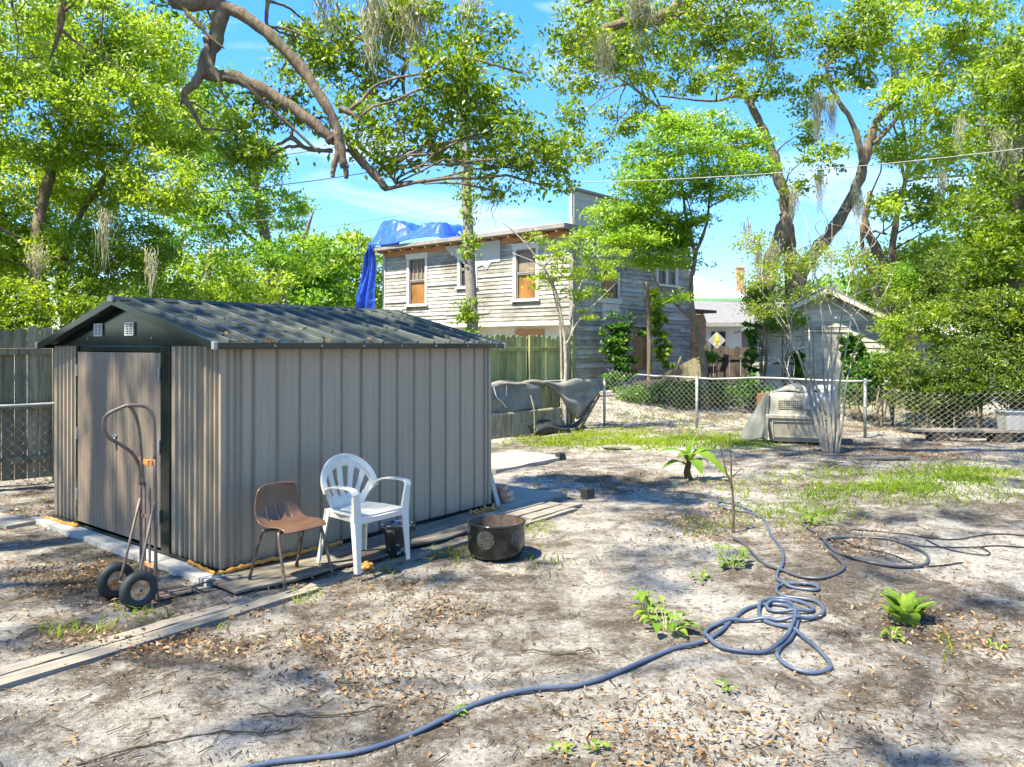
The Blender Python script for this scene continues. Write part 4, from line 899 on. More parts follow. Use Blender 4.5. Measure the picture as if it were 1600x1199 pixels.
def window(pl_, rc, panes, parent=house, tw=.11, muntins=0, name='window', sill=True, board=None, double=False):
    a0, a1, z0, z1 = rc; mb = MB()
    pbox(mb, pl_, a0, a0 + tw, z0 + .04, z1 - .10, .0, .05); pbox(mb, pl_, a1 - tw, a1, z0 + .04, z1 - .10, .0, .05); pbox(mb, pl_, a0 - .03, a1 + .03, z1 - .10, z1 + .04, -.0, .055); pbox(mb, pl_, a0 - .05, a1 + .05, z1 + .04, z1 + .08, .0, .09)
    if double: pbox(mb, pl_, (a0 + a1) / 2 - tw / 2, (a0 + a1) / 2 + tw / 2, z0 + .04, z1 - .10, .0, .05)
    w_ = mb.build(name, M['trim'], parent, bevel=.004)
    mb = MB(); pbox(mb, pl_, a0 - .05, a1 + .05, z0 - .03, z0 + .04, .0, .10); mb.build('sill', M['trim'], w_, bevel=.004)
    spans = [(a0 + tw, a1 - tw)] if not double else [(a0 + tw, (a0 + a1) / 2 - tw / 2), ((a0 + a1) / 2 + tw / 2, a1 - tw)]
    zm = (z0 + z1) / 2
    for b0, b1 in spans:
        mb = MB()
        for zz0, zz1, dd in ((z0 + .04, zm, .0), (zm, z1 - .10, .012)):
            pbox(mb, pl_, b0, b0 + .035, zz0, zz1, dd - .035, dd); pbox(mb, pl_, b1 - .035, b1, zz0, zz1, dd - .035, dd); pbox(mb, pl_, b0 + .035, b1 - .035, zz0, zz0 + .04, dd - .034, dd - .001); pbox(mb, pl_, b0 + .035, b1 - .035, zz1 - .04, zz1, dd - .034, dd - .001)
        for k in range(muntins): a = b0 + (b1 - b0) * (k + 1) / (muntins + 1); pbox(mb, pl_, a - .012, a + .012, zm + .04, z1 - .14, -.02, .004)
        mb.build('sash', M['roof_edge'], w_, bevel=.002)
        for (zz0, zz1), mt in zip(((z0 + .06, zm), (zm, z1 - .12)), panes):
            mb = MB(); pbox(mb, pl_, b0 + .02, b1 - .02, zz0, zz1, -.06, -.05); mb.build('pane', M[mt], w_)
    return w_
w1 = rect(fl, 637, 400, 669, 478); w2 = rect(fl, 716, 391, 747, 450); w3 = rect(fl, 803, 384, 843, 470)
r1 = rect(fr_, 936, 424, 966, 468); r2 = rect(fr_, 1024, 399, 1057, 447); rd = rect(fr_, 988, 515, 1008, 577)
HL = 8.2; HR_ = 6.75
mb = MB(); clap(mb, plL, 0.09, HL, 2.42, 5.0, (w1, w2, w3), .122, rough=1.2); mb.build('front_wall', M['siding'], house)
mb = MB(); clap(mb, plR, 0.09, HR_, .35, 5.15, (r1, r2, rd), .135, rough=1.8); mb.build('side_wall', M['siding'], house)
mb = MB()
HB = 5.14
mb.box((HR_ / 2, HL / 2, 0), (.1, .1, .1)) if False else None
pbox(mb, plL, 0, HL, .2, 2.42, -.30, -.22); pbox(mb, plL, 0, HL, 2.38, 2.46, -.3, .04)
pbox(mb, plL, 0.0, HL, 2.42, 5.0, -.20, -.09); pbox(mb, plR, .1, HR_, .2, 6.3 - 1.15, -.20, -.09)
mb.build('wall_core', M['cream'], house)
mb = MB(); pbox(mb, plL, 1.2, 2.3, 1.9, 2.28, -.22, -.19); mb.build('lower_window', M['raw_wood'], house)
mb = MB(); pbox(mb, plL, HL, HL + .02, .2, 5.1, -6.0, .0); mb.build('end_wall', M['siding'], house)
mb = MB(); mb.box((.04, .04, 2.9), (.14, .14, 5.0)); mb.build('corner_board', M['roof_edge'], house, bevel=.005)
mb = MB(); pbox(mb, plL, HL - .10, HL + .02, 2.42, 5.0, .0, .045); mb.build('corner_board', M['trim'], house)
window(plL, w1, ('orange_board', 'blind'), muntins=3); window(plL, w2, ('glass_dark', 'glass_dark'), muntins=1); window(plL, w3, ('orange_board', 'blind'))
window(plR, r2, ('blind', 'blind'), double=True)
mb = MB(); a0, a1, z0, z1 = r1; pbox(mb, plR, a0 + .05, a1 - .25, z0 + .04, z1, -.04, -.01); mb.build('boarded_window', M['orange_board'], house)
mb = MB(); pbox(mb, plR, a1 - .25, a1 - .05, z0 + .04, z1, -.07, -.03); mb.build('boarded_window', M['blind'], house)
mb = MB(); pbox(mb, plR, a0 - .04, a0 + .05, z0, z1, 0, .04); pbox(mb, plR, a1 - .05, a1 + .04, z0, z1, 0, .04); pbox(mb, plR, a0 - .15, a1 + .05, z0 - .12, z0 + .03, 0, .10); pbox(mb, plR, a0 + .1, a1, z0 - .55, z0 - .13, .03, .05); mb.build('broken_frame', M['trim'], house, bevel=.004)
mb = MB(); a0, a1, z0, z1 = rd; pbox(mb, plR, a0 + .02, a1 - .02, z0, z1, -.04, .012); mb.build('boarded_door', M['orange_board'], house, bevel=.004)
mb = MB(); pbox(mb, plR, a1 - .02, a1 + .16, .3, z1 + .9, .0, .05); mb.build('door_post', M['roof_edge'], house)
# asbestos patch with a ragged lower edge, raw wood under the eave, roof slab
mb = MB(); pa0, zt = fl(783, 370); pa1, _ = fl(697, 378); n = 14; top = [plL(pa0 + (pa1 - pa0) * i / (n - 1), 4.995, .034) for i in range(n)]
low = []
for i in range(n):
    t = i / (n - 1); px = 783 - 86 * t; ly = 4.12 + .10 * t + .05 * rng.normal() if t < .5 else 4.17 + (t - .5) * 1.5; low.append(plL(pa0 + (pa1 - pa0) * t, ly if t > .2 else 4.34, .04))
mb.grid([top, low]); mb.build('shingle_patch', M['asbestos'], house, solid=.012)
for u0, u1 in ((0.15, 2.6), (5.1, 8.1)):
    mb = MB(); pbox(mb, plL, u0, u1, 4.86, 5.03, .03, .07); mb.build('exposed_beam', M['raw_wood'], house, bevel=.01)
mb = MB(); mb.hexa(np.array([(x, y, z + (x + .42) * .02) for x in (-.42, 5.2) for y in (-.02, 8.45) for z in (5.06, 5.19)])); mb.build('roof', M['roof_edge'], house, bevel=.01)
mb = MB()
for k in range(14): mb.beam((-.38, .3 + k * .6, 5.02), (.0, .3 + k * .6, 5.02), .05, .08)
mb.build('rafter_ends', M['raw_wood'], house)
mb = MB(); 
for k in range(4):
    z0, z1 = 5.18 + .24 * k, 5.18 + .24 * (k + 1) - .012; pbox(mb, plR, -.0, 4.1, z0, z1, .03, .045 + .0 * k); pbox(mb, plL, 0.0, .06, z0, z1, .0, .04)
pbox(mb, plR, 0.02, 4.1, 5.17, 6.13, -.15, .03)
mb.build('upper_storey', M['asbestos'], house)
mb = MB(); pbox(mb, plR, -.06, 4.2, 6.14, 6.21, -.20, .12); mb.build('roof', M['roof_edge'], house)
mb = MB(); pbox(mb, plR, 4.3, HR_ + .2, 5.22, 5.32, -5, .25); mb.build('roof', M['roof_edge'], house)
mb = MB(); clap(mb, plR, HR_ + .02, HR_ + 1.15, .5, 2.95, (), .14, top=lambda z: HR_ + 1.15 - max(0, z - 2.6) * .8, rough=3); mb.build('lath_lean_to', M['raw_wood'], house)
mb = MB(); pbox(mb, plR, HR_ + .0, HR_ + 1.1, .4, 2.85, -.25, -.02); pbox(mb, plR, HR_, HR_ + 1.5, 2.95, 3.05, -2.5, .25); mb.build('lean_to_core', M['picket_dark'], house)
hrz = math.atan2(.752, .658)
def lump(y): return float(np.interp(y, [5.0, 5.4, 5.9, 6.3, 6.75, 7.1, 7.6, 8.1, 8.45, 8.6], [.0, .55, .62, .68, .40, .62, .82, .92, .90, .1]))
tf = lambda u, v: (-.46 + 1.5 * v, 5.0 + 3.6 * u, 5.20 + .02 + lump(5.0 + 3.6 * u) * min(1, .05 + v * 2.6) + (.05 * abs(math.sin(u * 22 + v * 5 + math.sin(v * 5))) + .012 * math.sin(u * 60 - v * 21)) * min(1, v * 3))
cloth('blue_tarpaulin', 'bright blue tarpaulin heaped over the left end of the house roof', 'tarpaulin', tf, 150, 44, M['tarp'], (HO[0], HO[1], 0), hrz, crumple=.05, solid=.01)
def tf2(u, v):
    w = .15 + 1.15 * v ** .55; fold = .13 * math.sin(u * 13 + v * 1.8 + math.sin(v * 5)) * (.3 + v) + .04 * math.sin(u * 31 - v * 4)
    return (-.42 - .10 * u + fold, 8.22 + w * u, 5.24 - .10 * u - 4.0 * v)
cloth('blue_tarpaulin', 'blue tarpaulin hanging in folds down the left end of the house', 'tarpaulin', tf2, 70, 26, M['tarp'], (HO[0], HO[1], 0), hrz, crumple=.03, solid=.01)

# ================================================================ GARAGE
ga = math.atan2(-.8, 3.4); GO = np.array([6.48, 20.9]); GX = np.array([math.cos(ga), math.sin(ga)])
gar = thing('garage', 'small white weathered board garage with gable roof behind the bare crape myrtle', 'garage', (GO[0], GO[1], 0), ga)
GW = 3.65; GE = 2.28; GA = 3.25; pg = lambda a, z, d: (a, -d, z)
holes = ((.50, 1.25, .3, 2.05), (1.32, 2.45, .3, 2.15))
mb = MB(); clap(mb, pg, 0, GW, .3, GE, holes, .16, rough=1.5)
z = GE
while z < GA - .1:
    t = (z - GE) / (GA - GE); clap(mb, pg, GW / 2 * t, GW - GW / 2 * (t + .14), z, z + .16, (), .16, rough=1.5); z += .16
mb.build('front_wall', M['siding_garage'], gar)
mb = MB(); mb.add([(0, .06, .2), (GW, .06, .2), (GW, .06, GE), (GW / 2, .06, GA), (0, .06, GE)], [(0, 1, 2, 3, 4)]); pbox(mb, lambda a, z, d: (d, a, z), 0, 5, .2, GE, 0, .05); pbox(mb, lambda a, z, d: (d, a, z), 0, 5, .2, GE, GW - .05, GW); mb.build('side_wall', M['siding_garage'], gar)
for (a0, a1, z0, z1), k in zip(holes, range(2)):
    mb = MB(); n = 3 if k == 0 else 5
    for i in range(n): w = (a1 - a0) / n; pbox(mb, pg, a0 + i * w + .006, a0 + (i + 1) * w - .006, z0 + .03 * rng.uniform(), z1 - .02, -.02, .014 + .004 * rng.uniform())
    d_ = mb.build('door', M['siding_garage'], gar)
    mb = MB(); pbox(mb, pg, a0 - .05, a0 + .0, z0, z1 + .05, .0, .045); pbox(mb, pg, a1, a1 + .05, z0, z1 + .05, .0, .045); pbox(mb, pg, a0, a1, z1, z1 + .06, .0, .045); mb.build('door_frame', M['siding_garage'], d_)
    if k == 0: mb = MB(); pbox(mb, pg, a0 + .03, a1 - .03, 1.30, 1.34, .015, .03); mb.build('gap_strip', M['picket_dark'], d_)
for s_ in (-1, 1):
    mb = MB(); xe = GW / 2 + s_ * (GW / 2 + .22); ze = GE - .11
    mb.hexa(np.array([(x, y, zz + dz) for (x, zz) in ((xe, ze), (GW / 2, GA + .03)) for y in (-.35, 5.2) for dz in (0.02, .08)])); mb.build('roof_slope', M['grey_shingle'], gar)
    mb = MB(); mb.beam((xe, -.36, ze), (GW / 2, -.36, GA - .02), .03, .10); mb.build('barge_board', M['siding_garage'], gar)
wing = thing('lean_to', 'low grey shingled lean-to roof at the right of the white garage', 'lean-to', (GO[0] + GX[0] * 3.75, GO[1] + GX[1] * 3.75 + .3, 0), ga)
mb = MB(); mb.hexa(np.array([(x, y, zz + dz) for (x, zz) in ((0, 2.2), (2.6, 1.75)) for y in (-.2, 4) for dz in (0, .07)])); mb.build('roof', M['grey_shingle'], wing)
mb = MB(); clap(mb, pg, 0, 2.4, .3, 1.78, (), .16, rough=1.5); mb.add([(0, .01, 1.7), (2.45, .01, 1.7), (2.45, .01, 1.77), (0, .01, 2.2)], [(0, 1, 2, 3)]); mb.box((2.38, 2.0, 1.0), (.05, 3.9, 1.5)); mb.build('wall', M['siding_garage'], wing)
# the two small signs
def text_mesh(txt, size, mat, name):
    cu = bpy.data.curves.new(name, 'FONT'); cu.body = txt; cu.size = size; cu.align_x = 'CENTER'; cu.align_y = 'CENTER'; cu.extrude = .002
    o = bpy.data.objects.new(name, cu); COL.objects.link(o); dg = bpy.context.evaluated_depsgraph_get(); me_ = bpy.data.meshes.new_from_object(o.evaluated_get(dg)); bpy.data.objects.remove(o)
    me_.materials.clear(); me_.materials.append(mat); r = bpy.data.objects.new(name, me_); COL.objects.link(r); return r
p_ = P(1187, 549, 20.6); sg = thing('warning_sign', 'small black sign with white lettering on the left of the garage front', 'sign', p_, ga)
mb = MB(); mb.box((0, 0, 0), (.34, .012, .24)); mb.build('sign_plate', M['sign_black'], sg, bevel=.003)
for k, (tx, sz) in enumerate((('POSTED', .085), ('NO TRESPASSING', .040), ('KEEP OUT', .066))):
    o = text_mesh(tx, sz, M['sign_text'], 'lettering'); o.parent = sg; o.location = (0, -.009, (.07, .0, -.068)[k]); o.rotation_euler = (R(90), 0, 0)
p_ = P(1120, 532, 21.3); yd = thing('yard_sign', 'small diamond shaped yellow and white sign above the dark fence', 'sign', p_, -.2)
mb = MB(); mb.box((0, 0, 0), (.34, .012, .34), Matrix.Rotation(R(45), 3, 'Y')); mb.build('sign_plate', M['galv'], yd)
mb = MB(); mb.box((0, -.009, .02), (.10, .006, .22)); mb.beam((-.07, -.009, -.13), (-.01, -.009, -.02), .05, .006, (0, 1, 0)); mb.beam((.07, -.009, -.13), (.01, -.009, -.02), .05, .006, (0, 1, 0)); mb.box((0, -.009, .155), (.06, .006, .05)); mb.build('yellow_mark', M['yellow'], yd)
mb = MB(); mb.box((0, .02, -.6), (.05, .03, 1.6)); mb.build('stake', M['picket_dark'], yd)
# dark board fence and fallen panel
a = P(1098, 600, 22.0); b = P(1178, 600, 20.95); pickets('picket_fence', 'dark brown board fence between the fallen panel and the garage', (a[0], a[1], .35), (b[0], b[1], .35), 1.35, M['picket_dark'], (.4, 1.1), (), pw=.16, jit=.05)
a = P(1040, 600, 22.6); b = P(1112, 600, 21.4); dx = b - a; Lf = np.linalg.norm(dx[:2]); fp = thing('fallen_fence_panel', 'mossy fallen fence panel leaning at an angle before the dark fence', 'fence panel', (a[0], a[1], .42), math.atan2(dx[1], dx[0]))
for k in range(4):
    mb = MB(); mb.beam((-.1, -.2 + .1 * k, .05 + .15 * k), (Lf * .95, -.2 + .1 * k, .62 + .19 * k), .03, .15); mb.build('board', M['picket'], fp, bevel=.004)
for x in (.35, .95):
    mb = MB(); mb.beam((x, -.28, .05), (x + .05, .2, 1.05), .07, .05); mb.build('batten', M['picket'], fp)
mb = MB(); mb.beam(P(990, 592, 21.8) + (0, 0, -.15), P(1060, 600, 20.9) + (0, 0, .12), .12, .12); tag(mb.build('dark_beam', M['picket_dark'], None), 'dark fallen beam lying behind the start of the top rail', 'beam')

# ================================================================ FAR HOUSES, CHIMNEY
fh = thing('far_house', 'far white house with green trim and white metal hip roof', 'house', (10.1, 46, .45), -.12)
mb = MB(); mb.box((0, 4, 2.0), (7.4, 8, 4.1)); mb.build('wall', M['white_wall'], fh)
mb = MB(); e_ = 4.1; mb.add([(-4.1, -.5, e_), (4.1, -.5, e_), (4.1, 8.5, e_), (-4.1, 8.5, e_), (-1.6, 3.2, 6.0), (.4, 3.2, 6.0)], [(0, 1, 5, 4), (1, 2, 5), (2, 3, 4, 5), (3, 0, 4)]); mb.build('roof', M['white_metal_roof'], fh, solid=.05)
mb = MB(); mb.box((0, -.52, 4.02), (8.24, .06, .16)); mb.box((4.12, 4, 4.02), (.06, 9, .16)); mb.box((3.68, -.03, 2.0), (.14, .08, 4.0)); mb.box((0, -.03, 3.75), (7.4, .05, .06)); mb.build('fascia', M['green_trim'], fh)
for x in (-1.4, 1.7):
    mb = MB(); mb.box((x, -.03, 3.0), (1.1, .06, 1.2)); w_ = mb.build('window', M['green_trim'], fh); mb = MB(); mb.box((x, -.07, 3.0), (.9, .03, 1.0)); mb.build('pane', M['white_wall'], w_)
mb = MB(); mb.box((-2.0, -.04, 3.6), (1.1, .05, .12)); mb.build('vent', M['rubber'], fh)
mb = MB(); c_ = P(1156, 445, 50); mb.box((0, 0, -.1), (.45, .45, 2.3)); mb.box((0, 0, 1.08), (.52, .52, .10)); o = mb.build('brick_chimney', M['brick'], None); o.location = (c_[0], c_[1], c_[2]); tag(o, 'tall brick chimney rising behind the white roofed house', 'chimney')
mb = MB(); mb.box((c_[0], c_[1] + .5, 2.2), (4, 4, 3.4)); tag(mb.build('far_shed', M['white_wall'], None), 'pale building under the brick chimney, mostly hidden', 'building')
gh = thing('far_bungalow', 'low house with grey shingle roof between the grey house and the garage', 'house', (8.4, 34.5, .4), -.2)
mb = MB(); mb.box((.8, 2.5, 1.2), (7.5, 5, 2.4)); mb.build('wall', M['white_wall'], gh)
mb = MB(); mb.add([(-3.4, -.5, 2.35), (5.2, -.5, 2.35), (5.2, 2.5, 3.35), (-3.4, 2.5, 3.55), (5.2, 5.4, 2.3), (-3.4, 5.4, 2.3)], [(0, 1, 2, 3), (3, 2, 4, 5)]); mb.build('roof', M['grey_shingle'], gh, solid=.08)
mb = MB(); mb.box((-.2, -.52, 2.30), (8.6, .05, .14)); mb.build('fascia', M['roof_edge'], gh)
for x, w in ((.75, .6), (-.5, .9)):
    mb = MB(); mb.box((x, -.03, 1.45), (w, .06, 1.1)); mb.build('window', M['glass_dark'], gh)

# ================================================================ UTILITY POLE AND LINES
D_ = 18.0; pb = P(741, 640, D_); pole = thing('utility_pole', 'grey wooden utility pole with vine leaves in front of the grey house', 'utility pole', (pb[0], D_, 0))
mb = MB(); pp = spline([P(741, 661, D_), P(738, 500, D_), P(731, 350, D_), P(726, 200, D_), P(724, 60, D_)], 10); mb.tube(pp, np.linspace(.15, .095, len(pp)), 14); mb.build('shaft', M['timber_grey'], pole, world=True, smooth=True)
mb = MB(); q_ = P(727, 235, D_); mb.box(q_ + (0, -.12, 0), (.1, .08, .5)); mb.build('bracket', M['galv'], pole, world=True)
cen = np.array([P(733 + rng.normal() * 6, y, D_ - .1) for y in list(rng.uniform(280, 400, 22)) + list(rng.uniform(470, 530, 26))] + [P(727 + rng.normal() * 9, y, D_) for y in rng.uniform(60, 300, 46)])
V, T = spray_leaves(cen, np.full(len(cen), .20), 34, .09, .05); quads('vine', V, M['leaf_yellow'], pole, T)
def wire(name, label, A, B, r, mat, sag=.3):
    r *= .55
    t = np.linspace(0, 1, 40)[:, None]; p = A + (B - A) * t; p[:, 2] -= sag * 4 * (t * (1 - t))[:, 0]; mb = MB(); mb.tube(p, r, 6); return tag(mb.build(name, M[mat], None, smooth=True), label, 'power line')
top = P(727, 235, D_)
wire('power_line', 'thick dark twisted line meeting the left edge just above the shed roof level', P(-260, 300, 15), P(727, 240, D_), .018, 'cable', .5)
wire('power_line', 'dark line rising from the left edge to the hanging oak leaves', P(-260, 312, 14), P(727, 196, D_), .013, 'cable', .2)
wire('power_line', 'thin pale lower line crossing the left trees to the blue tarpaulin', P(-260, 366, 16), P(727, 306, 19), .008, 'wire_light', .3)
wire('power_line', 'thin dark slanting line running past the blue tarpaulin to the pole', P(-260, 404, 18), P(727, 318, 19), .007, 'cable', .4)
wire('power_line', 'pale thick line running from the pole to the right edge of the sky', P(727, 285, D_), P(1900, 190, 13), .017, 'wire_light', .32)
#@@PART4
# ================================================================ TREES
def EP(L_, D, dr=0): return [ell(x, y, D + rng.uniform(-dr, dr), rx, ry, rx / F * D * .95) for x, y, rx, ry in L_]
def PP(pts, D): return [P(x, y, D if len(p_) == 2 else p_[2]) for p_ in pts for x, y in [p_[:2]]]
def base_of(p): return (float(p[0]), float(p[1]), float(gz(p[0], p[1])) - .05)
def TB(px, D, z=None): x = (px - CX) / F * D; return np.array([x, D, (float(gz(x, D)) - .08) if z is None else z])

# near oak whose limbs hang into the top of the picture; its trunk stands left of the yard
D7 = 7.4
no_paths = [([(-8.2, 4.2, -.1), (-8.1, 4.3, 2.2), (-7.4, 4.8, 4.6), (-6.0, 5.6, 6.2), P(215, -70, 6.9)], .30, .11), ([P(215, -70, 6.9), P(275, 2, D7), P(352, 10, D7), P(430, 62, D7), P(500, 150, D7), P(527, 205, D7), P(537, 262, D7)], .070, .040),
    ([P(350, 8, D7), P(338, 62, D7), P(320, 112, D7), P(372, 122, D7), P(440, 158, D7), P(492, 196, D7), P(520, 220, D7)], .074, .048),
    ([P(335, 66, D7), P(318, 110, D7 - .05), P(303, 132, D7 - .1), P(287, 150, D7 - .1), P(300, 172, D7 - .1), P(316, 202, D7 - .1)], .060, .014),
    ([P(288, 150, 7.3), P(284, 160, 7.3), P(282, 167, 7.3)], .02, .008), ([P(322, 60, 7.3), P(326, 90, 7.2), P(340, 120, 7.2), P(347, 146, 7.2)], .028, .010),
    ([P(270, -5, 7.2), P(318, 48, 7.2), P(350, 76, 7.2)], .025, .007), ([P(350, 122, 7.3), P(378, 128, 7.2), P(400, 148, 7.2), P(440, 185, 7.3), P(500, 240, 7.4)], .022, .012),
    ([P(527, 205, D7), P(528, 240, D7), P(521, 262, D7), P(520, 277, D7)], .045, .018), ([P(540, 258, D7), P(541, 280, D7)], .03, .02),
    ([P(455, 215, 7.6), P(480, 232, 7.6), P(520, 236, 7.6)], .025, .02), ([P(530, 170, D7), P(552, 180, D7), P(562, 192, D7)], .03, .012),
    ([(-6.0, 5.6, 6.2), P(380, -260, 7.4), P(520, -130, 8.2), P(605, -10, 8.6)], .12, .07), ([P(605, -10, 8.6), P(640, 45, 8.8), P(665, 92, 8.8), P(664, 128, 8.8)], .07, .035),
    ([P(637, 90, 8.8), P(628, 118, 8.8), P(610, 140, 8.7)], .03, .012), ([P(630, 118, 8.8), P(633, 150, 8.8), P(660, 180, 8.8)], .025, .010),
    ([P(560, 228, 8.0), P(600, 262, 8.1), P(622, 292, 8.2)], .02, .012), ([P(545, 230, 7.7), P(580, 268, 7.8), P(604, 296, 7.8)], .045, .035),
    ([P(420, -5, 7.6), P(417, 38, 7.6), P(445, 45, 7.6), P(490, 62, 7.6)], .022, .007),
    ([(-7.9, 4.4, 3.2), (-6.5, 3.6, 6.4), (-5.0, 3.6, 7.4)], .10, .03)]
no_ells = EP([(560, 60, 60, 50), (640, 30, 70, 40), (480, 95, 45, 30), (560, 120, 50, 40), (505, 60, 40, 30), (690, 110, 60, 55), (745, 60, 50, 50), (620, 190, 55, 40), (700, 190, 55, 40), (760, 160, 40, 45),
    (560, 210, 40, 30), (600, 245, 35, 25), (660, 245, 45, 22), (730, 240, 50, 25), (790, 262, 45, 25), (845, 255, 45, 22), (880, 235, 45, 25), (810, 205, 40, 30), (460, 60, 40, 30)], 8.1, .7)
no_ells2 = EP([(790, 200, 44, 30), (830, 240, 40, 24), (780, 300, 34, 14), (850, 290, 40, 14), (730, 140, 44, 30), (800, 110, 30, 26), (470, 140, 30, 20), (500, 185, 34, 16), (440, 110, 26, 14), (560, 170, 34, 22), (395, 175, 42, 30), (370, 215, 42, 34), (410, 235, 38, 22), (390, 262, 28, 22), (340, 185, 22, 20), (455, 190, 34, 24), (330, 30, 26, 10), (260, 10, 30, 14)], 7.8, .4)
near_oak = make_tree('huge live oak limbs with dark twisted branches hanging over the shed from above', 'oak tree', (-8.2, 4.2, -.05), no_paths, no_ells + no_ells2, M['leaf_oak'], dens=.55, L=.085, W=.036, per=28, srad=.17,
    name='live_oak', tint=.04, moss_spots=[P(590, 0, 8), P(582, 15, 8), P(655, 5, 8.2), P(648, 22, 8.2), P(740, -20, 8.2), P(765, 290, 9), P(512, -10, 8), P(610, 20, 8.4)], moss_len=.75, upbias=.2)

# unseen oak crown added over the camera, shaped to dapple the yard with shade
bright = [(890, 840, 120, 45), (830, 905, 110, 30), (720, 960, 170, 32), (480, 985, 110, 22), (260, 1030, 250, 30), (90, 1075, 120, 40), (540, 935, 70, 14), (1000, 990, 60, 40), (1280, 990, 150, 50), (1150, 960, 80, 40), (1350, 775, 220, 28), (1010, 684, 170, 16), (1180, 800, 90, 26), (950, 742, 70, 18),
    (820, 728, 60, 16), (1560, 880, 90, 40), (1500, 740, 90, 12), (1000, 1130, 160, 50), (1450, 1120, 160, 50), (700, 1180, 120, 25), (1250, 700, 60, 12), (1390, 655, 120, 12), (850, 790, 50, 24), (300, 1180, 90, 20), (1240, 870, 60, 26)]; bright = [(a, b, c * 1.05, d * 1.05) for a, b, c, d in bright]
def lit_zone(pts):  # drops leaf sprays that would keep sun off the chosen bright patches
    t = pts[:, 2] / S[2]; g = pts - S * t[:, None]; out = np.zeros(len(pts), bool); ok = g[:, 1] > 1.5
    px = CX + F * g[:, 0] / np.maximum(g[:, 1], .1); py = HY + F * CZ / np.maximum(g[:, 1], .1)
    for x, y, rx, ry in bright: out |= ok & (((px - x) / rx) ** 2 + ((py - y) / ry) ** 2 < 1)
    inframe = (pts[:, 1] > .3) & (pts[:, 2] < 1.8 + .47 * pts[:, 1] + .5)
    return (out & (rng.uniform(size=len(pts)) < .97)) | inframe | ((rng.uniform(size=len(pts)) < .05))
sh = []
for k in range(50):
    x, y = rng.uniform(-11, 7), rng.uniform(-4.5, 10.5); z = max(6.6, 1.8 + .47 * y + 1.6) + rng.uniform(0, 1.2); sh.append((np.array([x, y, z]), np.array([1.5, 1.4, .5])))
for dx_, dy_ in ((0, 0), (-1.2, .8), (1.0, -.8), (-1.0, -1.0), (.6, 1.0), (-2.2, 1.8), (1.6, .4)): sh.append((np.array([-6.3 + dx_, 4.5 + dy_, 7.6]), np.array([1.3, 1.2, .6])))  # extra foliage added to shade the shed front
cv = make_tree('high spreading oak crown shading the yard from above the camera', 'oak tree', (-13.5, -4.5, 0), [([(-13.5, -4.5, 0), (-13, -4, 3), (-11, -1.5, 7.2)], .3, .06), ([(-11, -1.5, 7.2), (-8, 1.8, 8.0), (-4, 1.2, 8.3), (0, 2.6, 8.6)], .05, .02), ([(-11, -1.5, 7.2), (-7, 4, 8), (-4, 8, 8.5), (0, 9, 8.6)], .05, .02), ([(-11, -1.5, 7.2), (-3, -2, 8), (4, -1, 8.4)], .05, .02), ([(0, 2, 8.6), (4, 5, 8.8), (7, 8, 8.8)], .05, .02)],
    sh, M['leaf_oak'], dens=.29, L=.12, W=.055, per=30, srad=.24, name='live_oak', reject=lit_zone, twigs=.15)

for x_, y_, lab in ((-12, -14, 'oak behind the camera at left'),):  # added out of view to darken what the gable panel reflects
    make_tree(lab, 'oak tree', (x_, y_, 0), [([(x_, y_, -.1), (x_ + .2, y_, 3), (x_ - .3, y_ + .3, 6.5)], .3, .12)], [(np.array([x_ + rng.normal() * 1.6, y_ + rng.normal() * 1.6, z_]), np.array([2.3, 2.3, 1.3])) for z_ in (1.6, 2.6, 3.6, 4.6, 5.6, 6.6)], 'leaf_oak', dens=.30, L=.26, W=.13, per=36, srad=.6, name='oak_tree', twigs=.05)
# left big oak
lo = [(30, 60, 90, 80), (130, 50, 90, 70), (230, 90, 60, 60), (60, 180, 100, 80), (180, 180, 90, 70), (270, 190, 60, 60), (40, 290, 90, 70), (150, 290, 80, 60), (250, 290, 60, 50), (30, 400, 70, 60), (120, 400, 70, 50), (210, 390, 60, 50), (60, 470, 80, 40), (160, 470, 70, 34), (240, 460, 60, 30),
      (-120, 100, 120, 120), (-130, 300, 120, 120), (-60, 430, 90, 70), (180, 100, 60, 40)]
make_tree('large bright yellow green oak with grey moss filling the left behind the fence', 'oak tree', base_of(TB(70, 13.5)), [([TB(72, 13.5), P(66, 500, 13.5), P(58, 400, 13.6), P(70, 300, 13.8), P(110, 180, 14), P(150, 60, 14)], .17, .04), ([TB(95, 13.9), P(104, 500, 13.9), P(98, 420, 14), P(130, 330, 14.2), P(200, 240, 14.2), P(250, 160, 14.4)], .11, .02),
    ], EP(lo, 14.2, 1.3), M['leaf_yellow'], dens=1.3, L=.105, W=.048, per=46, srad=.26, name='oak_tree', twigs=.15, tint=.06,
    moss_spots=[P(165, 335, 12.6), P(60, 400, 12.4), P(235, 400, 12.6)], moss_len=.7)
